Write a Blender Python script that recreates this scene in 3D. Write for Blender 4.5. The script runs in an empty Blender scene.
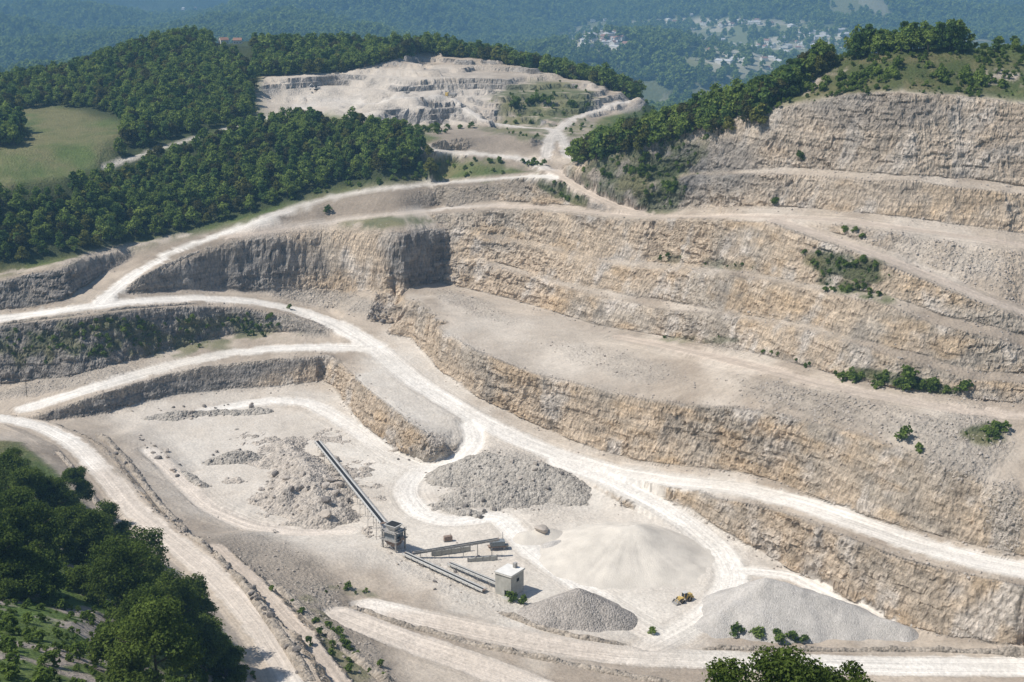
import bpy, bmesh, math, random
import numpy as np
from mathutils import Vector, Matrix
from mathutils.bvhtree import BVHTree
from mathutils.geometry import delaunay_2d_cdt

random.seed(7)
RNG = np.random.default_rng(11)
SC = bpy.context.scene
COL = SC.collection

# ------------------------------------------------------------------ camera, sky, sun, exposure
FPX, CX, CY = 1400.0, 512.0, 341.0
PITCH = math.radians(16.0)
CAMZ = 210.0
cam_data = bpy.data.cameras.new('camera')
cam = bpy.data.objects.new('camera', cam_data)
COL.objects.link(cam)
cam.location = (0, 0, CAMZ)
cam.rotation_euler = (math.pi / 2 - PITCH, 0, 0)
cam_data.sensor_width = 36.0
cam_data.lens = 36.0 * FPX / 1024.0
cam_data.clip_start = 1.0
cam_data.clip_end = 60000.0
SC.camera = cam

SUN_EL, SUN_AZ = math.radians(54.0), math.radians(-96.0)   # azimuth from +Y clockwise: the sun stands to the left
SUNV = Vector((math.sin(SUN_AZ) * math.cos(SUN_EL), math.cos(SUN_AZ) * math.cos(SUN_EL), math.sin(SUN_EL)))
world = bpy.data.worlds.new('World')
SC.world = world
world.use_nodes = True
wn = world.node_tree.nodes
wl = world.node_tree.links
wn.clear()
sky = wn.new('ShaderNodeTexSky')
sky.sky_type = 'NISHITA'
sky.sun_disc = False
sky.sun_elevation = SUN_EL
sky.sun_rotation = SUN_AZ
sky.altitude = 400.0
bg = wn.new('ShaderNodeBackground')
bg.inputs['Strength'].default_value = 0.09
wo = wn.new('ShaderNodeOutputWorld')
wl.new(sky.outputs[0], bg.inputs[0])
wl.new(bg.outputs[0], wo.inputs[0])
sun_d = bpy.data.lights.new('sun', 'SUN')
sun_d.energy = 4.2
sun_d.angle = math.radians(0.53)
sun_d.color = (1.0, 0.95, 0.87)
sun = bpy.data.objects.new('sun', sun_d)
COL.objects.link(sun)
sun.rotation_euler = SUNV.to_track_quat('Z', 'Y').to_euler()
sun.location = (0, 0, 400)
SC.view_settings.view_transform = 'Standard'
SC.view_settings.look = 'None'
SC.view_settings.exposure = 0.30
SC.view_settings.gamma = 1.0
SC.view_settings.use_curve_mapping = False
SC.cycles.max_bounces = 6
SC.cycles.diffuse_bounces = 3
SC.cycles.transparent_max_bounces = 8
SC.cycles.volume_bounces = 0
SC.cycles.use_denoising = True

# ------------------------------------------------------------------ helpers
SP, CP = math.sin(PITCH), math.cos(PITCH)

def ray(px, py):
    u, v = (px - CX) / FPX, (py - CY) / FPX
    return np.array((u, CP - v * SP, -SP - v * CP))

def P(px, py, z):
    d = ray(px, py)
    t = (z - CAMZ) / d[2]
    return (d[0] * t, d[1] * t, z)

def tanth(y):
    return math.tan(PITCH + math.atan((y - CY) / FPX))

def project(v):
    v = np.asarray(v, float)
    x, y, z = v[:, 0], v[:, 1], v[:, 2] - CAMZ
    dep = y * CP - z * SP
    up = y * SP + z * CP
    dep = np.maximum(dep, 1.0)
    return CX + FPX * x / dep, CY - FPX * up / dep, dep

def _hash(ix, iy, iz):
    h = (ix * 374761393 + iy * 668265263 + iz * 2147483647 * 0 + iz * 1274126177).astype(np.int64)
    h = (h ^ (h >> 13)) * 1274126177
    h = h & 0xffffffff
    h = h ^ (h >> 16)
    return ((h & 0xffff).astype(np.float32)) / 32767.5 - 1.0

def vnoise(p):
    """smooth value noise in -1..1 for an (n,3) array"""
    f = np.floor(p)
    i = f.astype(np.int64)
    t = (p - f).astype(np.float32)
    t = t * t * t * (t * (t * 6 - 15) + 10)
    x, y, z = i[:, 0], i[:, 1], i[:, 2]
    out = 0
    for dx in (0, 1):
        wx = t[:, 0] if dx else 1 - t[:, 0]
        for dy in (0, 1):
            wy = t[:, 1] if dy else 1 - t[:, 1]
            for dz in (0, 1):
                wz = t[:, 2] if dz else 1 - t[:, 2]
                out = out + wx * wy * wz * _hash(x + dx, y + dy, z + dz)
    return out

def fbm(p, octs=4, gain=0.5, ridged=False):
    a, s, out = 1.0, 0.0, 0
    for o in range(octs):
        n = vnoise(p * (2.03 ** o) + 17.3 * o)
        if ridged:
            n = 1 - 2 * np.abs(n)
        out = out + a * n
        s += a
        a *= gain
    return out / s

def sstep(a, b, x):
    t = np.clip((x - a) / (b - a), 0, 1)
    return t * t * (3 - 2 * t)

def tag(o, label=None, cat=None, group=None, kind=None):
    if label: o['label'] = label
    if cat: o['category'] = cat
    if group: o['group'] = group
    if kind: o['kind'] = kind
    return o

def mesh_np(name, verts, faces, mat=None, smooth=False):
    """faces: (n,k) int array"""
    me = bpy.data.meshes.new(name)
    verts = np.ascontiguousarray(verts, np.float32)
    faces = np.ascontiguousarray(faces, np.int32)
    n, k = faces.shape
    me.vertices.add(len(verts))
    me.vertices.foreach_set('co', verts.ravel())
    me.loops.add(n * k)
    me.loops.foreach_set('vertex_index', faces.ravel())
    me.polygons.add(n)
    me.polygons.foreach_set('loop_start', np.arange(n, dtype=np.int32) * k)
    me.update(calc_edges=True)
    me.polygons.foreach_set('use_smooth', np.full(n, bool(smooth)))
    if mat: me.materials.append(mat)
    return me

def link(name, me, parent=None, loc=None):
    o = bpy.data.objects.new(name, me)
    COL.objects.link(o)
    if parent: o.parent = parent
    if loc is not None: o.location = loc
    return o

def empty(name, loc, rz=0.0):
    o = bpy.data.objects.new(name, None)
    COL.objects.link(o)
    o.location = loc
    o.rotation_euler = (0, 0, rz)
    o.empty_display_size = 0.5
    return o

# ------------------------------------------------------------------ terrain survey lines (image column -> row), heights follow from bench slopes
def seg(pts, xs):
    pts = np.array(pts, float)
    return np.interp(xs, pts[:, 0], pts[:, 1])

TP = []            # survey points (x, y, z)

def solve_column(x, y0, z0, steps):
    """climb a column of the pit wall bench by bench: rows and bench slopes give heights"""
    z = z0
    d = (CAMZ - z) / tanth(y0)
    out = [(y0, z)]
    yp = y0
    for y, s in steps:
        y = min(y, yp - 0.15)
        t, ts = tanth(y), math.tan(math.radians(s))
        z = (z + ts * (CAMZ / t - d)) / (1 + ts / t)
        d = (CAMZ - z) / t
        out.append((y, z))
        yp = y
    return out

# right-hand pit wall, from the ledge road up to the ridge
base_z = [(395, 16.5), (420, 14.5), (450, 12), (480, 10), (520, 8), (560, 6.5), (620, 6.5), (680, 10), (740, 14.5), (800, 17), (860, 18.5), (920, 19.5), (1024, 21), (1140, 22)]
RW = dict(
    midtoe=[(395, 318), (417, 344), (441, 371), (469, 391), (489, 403), (512, 414), (537, 426), (574, 442), (600, 451), (637, 461), (687, 467), (737, 472), (768, 479), (818, 496), (860, 513), (915, 530), (969, 545), (1024, 557), (1140, 585)],
    midcrest=[(395, 300), (421, 306), (441, 330), (469, 347), (496, 358), (523, 369), (557, 382), (594, 388), (617, 394), (652, 402), (687, 406), (722, 409), (768, 414), (840, 431), (893, 447), (918, 456), (950, 470), (985, 484), (1024, 496), (1140, 530)],
    talus=[(395, 297), (421, 300), (441, 318), (480, 340), (523, 360), (594, 380), (640, 386), (680, 380), (722, 375), (768, 379), (818, 390), (868, 401), (918, 411), (958, 418), (1024, 424), (1140, 436)],
    walltoe=[(395, 294), (421, 291), (447, 284), (470, 290), (512, 300), (552, 312), (595, 325), (642, 333), (690, 341), (765, 355), (816, 370), (854, 380), (895, 389), (936, 395), (977, 401), (1024, 406), (1140, 417)],
    b_out=[(395, 270), (447, 262), (480, 262), (512, 271), (562, 286), (612, 298), (652, 305), (702, 312), (768, 323), (792, 327), (861, 346), (929, 365), (977, 379), (1024, 381), (1140, 392)],
    b_in=[(395, 268), (447, 260), (480, 259), (512, 267), (562, 281), (612, 292), (652, 299), (702, 306), (768, 317), (792, 321), (861, 340), (929, 359), (977, 373), (1024, 375), (1140, 386)],
    a_out=[(395, 236), (447, 233), (480, 236), (512, 243), (567, 255), (610, 265), (672, 269), (720, 274), (768, 281), (818, 291), (890, 304), (908, 310), (943, 324), (988, 335), (1024, 345), (1140, 380)],
    a_in=[(395, 233), (447, 230), (480, 232), (512, 239), (567, 250), (610, 260), (672, 264), (720, 269), (768, 276), (818, 285), (890, 297), (908, 303), (943, 318), (988, 328), (1024, 338), (1140, 372)],
    r6_out=[(395, 217), (447, 213), (500, 210), (540, 211), (580, 215), (620, 219.5), (680, 220.5), (740, 221.5), (775, 224), (800, 233), (840, 246), (880, 261), (920, 277), (960, 293), (1000, 309), (1024, 318), (1140, 360)],
    r6_in=[(395, 216.5), (447, 212.5), (500, 209.5), (540, 210.5), (580, 214.5), (620, 219), (680, 220), (740, 221), (775, 222.5), (800, 226), (840, 237), (880, 251), (920, 267), (960, 283), (1000, 299), (1024, 308), (1140, 346)],
    r5_out=[(395, 216), (447, 212), (500, 209), (540, 210), (580, 214), (620, 218.5), (680, 219.5), (740, 220), (775, 220), (800, 221), (850, 225), (900, 232), (960, 241), (1024, 250), (1140, 268)],
    r5_in=[(395, 211.5), (447, 206), (500, 202.5), (540, 203.5), (580, 207.5), (620, 212.5), (680, 213.5), (740, 213), (800, 213), (850, 216.5), (900, 223), (960, 231), (1024, 240), (1140, 256)],
    uptoe=[(575, 186), (595, 196), (612, 204), (637, 209.5), (672, 210), (700, 207), (768, 207), (800, 209), (850, 212.5), (900, 218), (960, 226), (1024, 235), (1140, 250)],
    up_out=[(575, 178), (600, 184), (640, 187), (690, 176), (724, 176), (783, 173), (841, 177), (900, 181), (973, 185), (1024, 193), (1140, 206)],
    up_in=[(575, 177), (600, 182), (640, 184), (690, 172), (724, 171), (783, 168), (841, 172), (900, 176), (973, 180), (1024, 188), (1140, 200)],
    crest=[(575, 166), (580, 164), (600, 158), (620, 152), (640, 145), (670, 135), (700, 128), (720, 122), (750, 114), (790, 105), (840, 96), (860, 94), (900, 92.5), (950, 94.5), (1000, 100.5), (1024, 104), (1140, 122)],
    hilltop=[(575, 164), (640, 142), (700, 124.5), (750, 109), (790, 90), (815, 72), (835, 60), (860, 54), (900, 50), (950, 46.5), (1024, 50), (1140, 58)])

WOB = np.random.default_rng(5).normal(0, 1, (12, 40))
def wob(k, x, wl):                                  # slow wander of a bench line along the wall
    t = x / wl
    i = int(t) % 38
    f = t - int(t)
    f = f * f * (3 - 2 * f)
    return WOB[k, i] * (1 - f) + WOB[k, i + 1] * f
for x in range(395, 1141, 6):
    v = {k: float(seg(p, x)) for k, p in RW.items()}
    zb = float(seg(base_z, x))
    r = max(0.0, min(1.0, (x - 640) / 120))        # the right side stands a little flatter
    w = min(1.0, max(0.0, (x - 450) / 60))
    for k, nm in enumerate(('midcrest', 'b_out', 'a_out', 'up_out', 'crest')):
        v[nm] += w * (1.1 * wob(k, x, 37) + 0.6 * wob(k + 5, x, 17)) * (0.35 if nm == 'crest' else 1)
    v['b_out'] += .8; v['a_out'] += 1.0; v['b_in'] -= .5; v['a_in'] -= .6
    v['b_in'] = min(v['b_out'] - 1.5, v['b_in'] + w * .7 * wob(6, x, 29))
    v['a_in'] = min(v['a_out'] - 1.5, v['a_in'] + w * .7 * wob(7, x, 31))
    lb, la = max(5, 9 + 6 * wob(8, x, 45)), max(5, 9 + 6 * wob(9, x, 50))
    st = [(v['midcrest'], 67 - 5 * r), (v['talus'], 1.5 + 20 * r)]
    if x >= 449:
        cl = max(0.0, min(1.0, (495 - x) / 40))
        lb, la = lb + (58 - lb) * cl, la + (58 - la) * cl
        st += [(v['walltoe'], 1.5 + 1 * r - 2.3 * max(0.0, min(1.0, (620 - x) / 171))),
          (v['b_out'], 60 - 7 * r), (v['b_in'], lb), (v['a_out'], 58 - 6 * r), (v['a_in'], la),
          (v['r6_out'], 60 - 8 * r), (v['r6_in'], 1), (v['r5_out'], 34), (v['r5_in'], 1)]
    if x < 545 and x >= 449:
        ry = float(seg([(440, 183), (500, 178.5), (548, 173)], x))
        st += [(ry + 3, 38), (ry - 3, 1)]
    if x >= 577:
        up = min(1.0, (x - 577) / 110)
        st += [(v['uptoe'], 6 + 28 * (1 - up)), (v['up_out'], 60), (v['up_in'], 8 + 40 * (1 - up)), (v['crest'], 57), (v['hilltop'], 8 + 10 * r)]
    o = solve_column(x, v['midtoe'], zb, st)
    for y, z in o:
        TP.append(P(x, y, z))
    if x >= 577:                                   # the back of the hill falls to the valley
        q = np.array(P(x, *o[-1]))
        h = q[:2] / np.linalg.norm(q[:2])
        for dd, dz in ((22, -2), (60, -22), (130, -62), (260, -110), (420, -170)):
            if x >= 665 or dd < 30:
                TP.append((q[0] + h[0] * dd, q[1] + h[1] * dd, max(q[2] + dz, -80)))

# left-hand side, from the pit floor up past the forest to the field
LW = dict(
    toe1=[(-140, 432), (20, 426), (70, 420), (105, 414), (140, 404), (175, 396), (225, 390), (293, 386), (316, 383), (330, 380)],
    crest1=[(-140, 428), (20, 420), (45, 412), (75, 402), (120, 387), (160, 376), (200, 366), (256, 361), (306, 356), (330, 354)],
    toe2=[(-140, 400), (0, 385), (68, 378), (137, 361), (191, 345), (222, 337), (246, 334), (280, 333), (310, 334), (330, 336)],
    crest2=[(-140, 336), (0, 324), (68, 318), (137, 308), (188, 305), (239, 306), (273, 313), (308, 325), (330, 332)],
    r2in=[(-140, 318), (0, 312.5), (60, 307.5), (95, 300.5), (123, 295), (154, 293.5), (205, 291), (250, 293.5), (295, 301), (330, 312)],
    toe3=[(-140, 316), (0, 311), (60, 306), (95, 299), (123, 293), (154, 291), (205, 288), (273, 289), (318, 291), (330, 291)],
    crest3=[(-140, 315.5), (0, 310.5), (60, 305.5), (95, 298.5), (130, 285), (150, 272), (170, 262), (200, 251), (218, 243), (256, 237), (318, 229), (330, 228.5)],
    toe4=[(-140, 315), (0, 310), (40, 306), (65, 301), (80, 290), (105, 274), (130, 261), (160, 246), (180, 239), (210, 233), (245, 228), (256, 230), (290, 223), (330, 216)],
    crest4=[(-140, 298), (0, 280), (45, 270), (78, 261), (112, 252), (157, 243), (178, 238), (210, 232.5), (245, 221), (290, 212), (330, 200)],
    r11=[(-140, 292), (0, 273), (45, 264), (78, 255), (112, 247), (157, 239), (178, 235), (210, 229.5), (245, 217), (290, 205), (330, 194)],
    path=[(-140, 215), (0, 192), (60, 180), (105, 167), (150, 152), (215, 132), (256, 121), (300, 114), (330, 112)])
for x in range(-140, 333, 7):
    v = {k: float(seg(p, x)) for k, p in LW.items()}
    f = max(0.0, min(1.0, (x - 225) / 30))
    o = solve_column(x, 450, 0.0, [(v['toe1'], 1), (v['crest1'], 58), (v['toe2'], 1.5), (v['crest2'], 58), (v['r2in'], 1.5), (v['toe3'], 30), (v['crest3'], 68),
                                   (v['toe4'], 3 + 8 * f), (v['crest4'], 55 - 15 * f), (v['r11'], 2), (v['path'], 17 - 6 * max(0.0, min(1.0, (x - 150) / 100)))])
    LAST = o
    for y, z in o[1:]:
        TP.append(P(x, y, z))

# link between both sides: the tall cut face below the grass strip, and the bank up to the forest road
MW = dict(
    toe3=[(330, 291), (345, 290), (380, 289), (400, 287), (447, 284)],
    crest3=[(330, 228.5), (343, 228), (370, 230), (400, 233), (426, 230), (447, 230)],
    r4o=[(330, 224), (380, 218), (400, 216.5), (447, 212)],
    r4i=[(330, 219), (380, 213), (400, 211), (447, 206)],
    r1=[(330, 197), (380, 188.5), (440, 183), (447, 182.5)])
d330 = (CAMZ - LAST[6][1]) / tanth(LAST[6][0])
for x in (337, 344, 351, 358, 365, 372, 379, 386, 392, 399, 404, 411, 418, 425, 432, 440):
    v = {k: float(seg(p, x)) for k, p in MW.items()}
    zb = CAMZ - tanth(v['toe3']) * float(seg([(330, d330), (350, d330 - 5), (400, 722), (447, 747)], x))
    for y, z in solve_column(x, v['toe3'], zb, [(v['crest3'], 75), (v['r4o'], 12), (v['r4i'], 1), (v['r1'] + 3, 31), (v['r1'] - 3, 1)]):
        TP.append(P(x, y, z))
# tracks and ground behind the forest road
for q in [(425, 150, 88), (470, 153, 88), (520, 158, 86.5), (545, 166, 84), (560, 175, 82), (430, 165, 84), (480, 165, 84), (400, 150, 89), (360, 135, 93), (300, 140, 90), (380, 165, 84), (500, 130, 93), (470, 140, 92), (540, 140, 92), (565, 150, 91)]:
    TP.append(P(*q))
# the spur of the ramp: crest and toe
for line in ([(330, 354.5, 14), (345, 366, 14.5), (365, 386, 15.5), (385, 401, 15), (405, 416, 14), (425, 431, 12.5), (437, 440, 9.5), (450, 448, 4.5)],
             [(330, 380, 2), (345, 403, 1), (365, 425, 1), (385, 441, .8), (400, 452, .5), (425, 463, .5), (440, 462, 1), (452, 458, 2)]):
    for a, b in zip(line[:-1], line[1:]):
        for t in np.linspace(0, 1, 5, endpoint=False):
            TP.append(P(*[a[i] + (b[i] - a[i]) * t for i in range(3)]))
# pit floor, spur of the ramp
for q in [          (350, 356, 14.2), (380, 352, 15), (360, 342, 15.5), (385, 335, 16), (340, 342, 15.2), (365, 322, 17), (385, 305, 22), (340, 320, 17),
          (350, 328, 16.8), (405, 365, 14.5), (430, 392, 12), (470, 418, 9.5), (455, 430, 8.5), (470, 442, 5), (440, 470, 1), (500, 440, 7.5), (520, 455, 5.5), (560, 470, 5.5), (600, 482, 5),
          (640, 490, 5.5), (480, 480, 1), (540, 490, .5), (600, 510, .5), (420, 480, 0), (380, 470, 0), (340, 440, 0), (300, 410, 0), (250, 405, 0), (200, 420, 0), (150, 425, 0), (120, 430, 1),
          (300, 480, 0), (250, 470, 0), (200, 470, 0), (350, 520, 0), (280, 530, 0), (240, 530, .5), (200, 505, 1), (170, 480, 1), (420, 540, 0), (500, 560, 0), (450, 600, .5), (560, 570, 0),
          (640, 560, 0), (700, 600, 0), (600, 610, 0), (660, 640, 0), (740, 640, 0), (820, 640, 0), (920, 643, 0), (500, 610, 1), (400, 590, 1), (360, 600, 2), (430, 620, 2)]:
    TP.append(P(*q))
# lower cliff on the right, under the ledge road
lc = [(655, 486), (690, 491), (720, 499), (760, 505), (800, 518), (850, 538), (900, 557), (950, 570), (1024, 585), (1140, 608)]
lt = [(655, 488), (690, 507), (720, 529), (760, 552), (800, 575), (850, 602), (900, 625), (950, 637), (1024, 645), (1140, 655)]
for x in range(655, 1141, 6):
    zc = float(seg([(a, b - .6) for a, b in base_z], x))
    yc, yt = float(seg(lc, x)), float(seg(lt, x))
    TP.append(P(x, yc, zc))
    d0 = (CAMZ - zc) / tanth(yc)
    t = tanth(yt)
    ts = math.tan(math.radians(62))
    z = (zc - ts * (d0 - CAMZ / t)) / (1 + ts / t)
    TP.append(P(x, yt, max(-1.0, min(z, zc - .3))))
# the haul road at the bottom of the picture
for q in [(360, 612, 4), (420, 632, 4), (500, 645, 3), (600, 655, 2), (700, 655, 1.5), (800, 662, 1.5), (900, 665, 1.5), (1024, 667, 1.5), (1140, 668, 2), (1024, 652, 0.5), (1140, 655, .5),
          (400, 660, 6), (480, 682, 6), (340, 620, 7), (370, 650, 8), (420, 690, 8)]:
    TP.append(P(*q))
# the road past the foreground trees, its terrace, and the foreground hill
FR = [(-140, 404, 11), (0, 418, 11.5), (40, 426, 12), (75, 443, 12.5), (108, 478, 14), (132, 508, 15), (165, 536, 17), (200, 563, 18.5), (235, 596, 20.5), (264, 632, 22.5), (292, 676, 24.5), (318, 740, 26.5)]
for a, b in zip(FR[:-1], FR[1:]):
    A, B = np.array(P(*a)), np.array(P(*b))
    n = np.array((-(B - A)[1], (B - A)[0], 0)); n /= np.linalg.norm(n)
    if n[0] > 0: n = -n
    for t in np.linspace(0, 1, 7, endpoint=False):
        c = A + (B - A) * t
        TP.append(tuple(c + n * 7)); TP.append(tuple(c - n * 6))
        k = max(0.0, min(1.0, (c[1] - 300) / 250))
        TP.append(tuple(c - n * 11 - np.array((0, 0, 4.5))))
        TP.append(tuple(c + n * 16 + np.array((0, 0, 5.0))))
for q in [(300, 620, 12), (330, 660, 13), (350, 690, 14), (250, 565, 8), (280, 590, 9)]:
    TP.append(P(*q))
for q in [(0, 682, 106), (50, 640, 92), (100, 682, 97), (0, 560, 78), (0, 490, 44), (-140, 480, 50), (-140, 600, 100), (160, 682, 82), (110, 600, 70), (60, 540, 56), (150, 620, 60), (205, 690, 66), (170, 590, 42)]:
    TP.append(P(*q))
TP += [(0, 0, 160), (-60, 60, 160), (60, 60, 160), (-200, 0, 165), (200, 0, 165), (0, -120, 175), (-60, 100, 142), (0, 96, 147), (30, 96, 147.5), (60, 96, 147), (110, 100, 140), (0, 135, 121), (60, 135, 121), (-40, 150, 112),
       (0, 200, 84), (70, 200, 84), (150, 200, 84), (-40, 215, 80), (0, 270, 46), (80, 270, 46), (160, 270, 46), (-30, 290, 36), (0, 325, 14), (90, 325, 12), (180, 325, 12), (40, 345, 4), (120, 345, 3), (220, 345, 3), (300, 345, 4), (300, 200, 80), (-120, 150, 125), (-200, 200, 110),
       (-150, 230, 90), (-260, 300, 95), (-330, 400, 60), (-420, 500, 50), (-200, -120, 180), (200, -120, 180), (500, 300, 60), (500, 100, 120), (-600, 100, 120)]
# field, wooded hill, second quarry
for q in [(-140, 190, 82), (0, 182, 82), (60, 172, 84), (-140, 150, 88), (0, 147, 88), (100, 145, 89), (-140, 112, 94), (0, 113, 94), (60, 109, 95), (110, 116, 94), (125, 130, 92),
          (256, 112, 95), (185, 40, 128), (150, 48, 126), (220, 48, 124), (110, 62, 116), (60, 78, 108), (0, 88, 103), (-140, 92, 102), (250, 66, 114), (180, 80, 111), (220, 98, 102), (100, 95, 102), (150, 105, 101),
          (262, 78, 110), (300, 75, 111), (340, 73, 112), (380, 64, 116), (400, 58, 119), (430, 52, 122), (470, 58, 119), (512, 65, 115.5), (560, 77, 109), (600, 87, 103), (640, 97, 98),
          (270, 118, 92.5), (345, 112, 94), (350, 95, 101), (370, 112, 94), (470, 105, 98.5), (480, 118, 93.5), (475, 96, 102), (350, 82, 107), (380, 78, 110), (620, 112, 93), (600, 130, 90), (628, 116, 92), (655, 110, 88), (645, 126, 84), (620, 140, 84), (590, 150, 86), (550, 125, 91),
          (300, 50, 112), (240, 48, 112), (270, 45, 112), (320, 46, 112), (280, 41, 112), (230, 41, 112), (380, 46, 113)]:
    TP.append(P(*q))
FAR_CUTS = [([(384, 103.5), (410, 102), (440, 102), (462, 101)], 105.5, [(383, 122), (410, 124.5), (435, 124), (458, 117)], 92.5),
            ([(268, 80.5), (300, 78.5), (335, 77)], 110.5, [(270, 95), (300, 93), (336, 88.5)], 101.5),
            ([(408, 79), (440, 77), (470, 76), (502, 77.5)], 113, [(412, 92), (440, 91.5), (470, 90), (498, 90)], 104.5),
            ([(383, 92.5), (400, 92), (418, 92.5)], 108, [(384, 100.5), (400, 101), (418, 100.5)], 104),
            ([(402, 57), (415, 50.5), (425, 50)], 122.5, [(399, 65), (412, 66), (428, 64)], 115),
            ([(432, 57), (450, 57), (466, 60)], 119, [(434, 65), (452, 66), (468, 67)], 114),
            ([(486, 66), (512, 67.5), (530, 70)], 114.5, [(484, 73.5), (512, 75), (530, 76)], 110),
            ([(500, 95), (530, 86), (560, 84), (590, 92)], 106, [(498, 118), (530, 118), (560, 116), (596, 112)], 94),
            ([(262, 108), (290, 104), (330, 104)], 97, [(262, 114), (292, 110), (330, 110)], 94),
            ([(436, 139), (470, 136), (500, 134), (530, 136)], 95.5, [(434, 149), (470, 150), (500, 150), (535, 150)], 88.5)]
for cl_, zc_, tl_, zt_ in FAR_CUTS:
    for ln_, z_ in ((cl_, zc_), (tl_, zt_)):
        for a, b in zip(ln_[:-1], ln_[1:]):
            for t in np.linspace(0, 1, 5):
                TP.append(P(a[0] + (b[0] - a[0]) * t, a[1] + (b[1] - a[1]) * t, z_))
for x, y, z in [(185, 40, 128), (110, 62, 116), (60, 78, 108), (0, 88, 103), (-140, 92, 102), (250, 40, 112), (300, 38, 112), (380, 44, 113), (430, 51, 121), (470, 57, 118), (512, 64, 114), (560, 76, 108), (600, 86, 102), (640, 96, 97)]:
    q = np.array(P(x, y, z)); h = q[:2] / np.linalg.norm(q[:2])
    for dd, dz in ((60, -6), (130, -34), (260, -90), (430, -150), (600, -190)):
        TP.append((q[0] + h[0] * dd, q[1] + h[1] * dd, max(q[2] + dz, -80)))
TP += [(-700, 600, 70), (-700, 900, 85), (-800, 1300, 60), (-900, 2050, -80), (0, 2100, -80), (900, 1900, -80), (800, 1100, -80), (700, 700, 60), (600, 500, 60), (420, 420, 30), (420, 360, 8)]

# ------------------------------------------------------------------ triangulate, refine, shape
def build_tin(pts):
    pts = np.array(pts)
    key = {}
    for i, p in enumerate(pts):                       # one point per 1.2 m cell
        key.setdefault((round(p[0] / 1.2), round(p[1] / 1.2)), i)
    pts = pts[sorted(key.values())]
    r = delaunay_2d_cdt([Vector(p[:2]) for p in pts], [], [], 0, 1e-4)
    vs, tris, orig = r[0], r[2], r[3]
    z = np.array([pts[o[0], 2] if o else 0.0 for o in orig])
    v = np.c_[np.array([tuple(q) for q in vs]), z]
    return v, np.array([t for t in tris if len(t) == 3], int)

def refine(v, t, rounds=9):
    for _ in range(rounds):
        e = np.sort(np.concatenate([t[:, [0, 1]], t[:, [1, 2]], t[:, [2, 0]]]), 1)
        u, inv = np.unique(e[:, 0].astype(np.int64) * len(v) + e[:, 1], return_inverse=True)
        ea, eb = (u // len(v)).astype(int), (u % len(v)).astype(int)
        A, B = v[ea], v[eb]
        M = (A + B) / 2
        px, py, dep = project(M)
        ax, ay, _ = project(A); bx, by, _ = project(B)
        wl_ = np.linalg.norm(A - B, axis=1)
        pl = np.maximum(np.hypot(ax - bx, ay - by), 0.5 * wl_ * FPX / dep)
        inside = (px > -60) & (px < 1084) & (py > -20) & (py < 740)
        hz = np.abs(A[:, 2] - B[:, 2]) / np.maximum(wl_, 1e-6)
        lim = np.where(hz > 0.45, 2.7, 4.6)
        lim = np.where((py > 90) & (py < 270) & (px < 430) & (dep > 640) | (py < 110) & (px < 260), 9.0, lim)
        split = np.where(inside, pl > lim, wl_ > np.maximum(6.0, dep * 0.03))
        if not split.any(): break
        mid = np.full(len(u), -1)
        mid[split] = len(v) + np.arange(split.sum())
        v = np.concatenate([v, M[split]])
        m = mid[inv].reshape(3, -1).T                 # mids of edges 01, 12, 20
        n = (m >= 0).sum(1)
        out = [t[n == 0]]
        s = n == 3
        a, b, c = t[s].T; p, q, r = m[s].T
        out += [np.c_[a, p, r], np.c_[p, b, q], np.c_[r, q, c], np.c_[p, q, r]]
        for k in range(3):                            # one split edge
            s = (n == 1) & (m[:, k] >= 0)
            a, b, c = t[s][:, k], t[s][:, (k + 1) % 3], t[s][:, (k + 2) % 3]
            p = m[s][:, k]
            out += [np.c_[a, p, c], np.c_[p, b, c]]
        for k in range(3):                            # two split edges; edge k stays whole
            s = (n == 2) & (m[:, k] < 0)
            a, b, c = t[s][:, k], t[s][:, (k + 1) % 3], t[s][:, (k + 2) % 3]
            q, r = m[s][:, (k + 1) % 3], m[s][:, (k + 2) % 3]
            out += [np.c_[a, b, q], np.c_[a, q, r], np.c_[r, q, c]]
        t = np.concatenate(out)
    return v, t

def vert_normals(v, t):
    fn = np.cross(v[t[:, 1]] - v[t[:, 0]], v[t[:, 2]] - v[t[:, 0]])
    n = np.zeros_like(v)
    for k in range(3):
        for j in range(3):
            n[:, j] += np.bincount(t[:, k], fn[:, j], len(v))
    l = np.linalg.norm(n, axis=1, keepdims=True)
    return n / np.maximum(l, 1e-9)

class Smoother:
    def __init__(self, t, n):
        e = np.sort(np.concatenate([t[:, [0, 1]], t[:, [1, 2]], t[:, [2, 0]]]), 1)
        u = np.unique(e[:, 0].astype(np.int64) * n + e[:, 1])
        self.a, self.b, self.n = (u // n).astype(int), (u % n).astype(int), n
        self.deg = np.maximum(np.bincount(self.a, minlength=n) + np.bincount(self.b, minlength=n), 1)
    def __call__(self, f, it, w=0.5):
        f = f.copy()
        for _ in range(it):
            for j in range(f.shape[1]):
                s = np.bincount(self.a, f[self.b, j], self.n) + np.bincount(self.b, f[self.a, j], self.n)
                f[:, j] += w * (s / self.deg - f[:, j])
        return f

V0, T0 = build_tin(TP)
if np.mean(np.cross(V0[T0[:, 1], :2] - V0[T0[:, 0], :2], V0[T0[:, 2], :2] - V0[T0[:, 0], :2])) < 0:
    T0 = T0[:, ::-1]
bvh0 = BVHTree.FromPolygons([tuple(p) for p in V0], [tuple(int(i) for i in f) for f in T0])

def pick(px, py, tree=None):
    """the ground point a surveyor sees at an image position"""
    d = Vector(ray(px, py)).normalized()
    h = (tree or bvh0).ray_cast(Vector((0, 0, CAMZ)), d, 30000)
    return np.array(h[0]) if h[0] is not None else None

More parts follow.
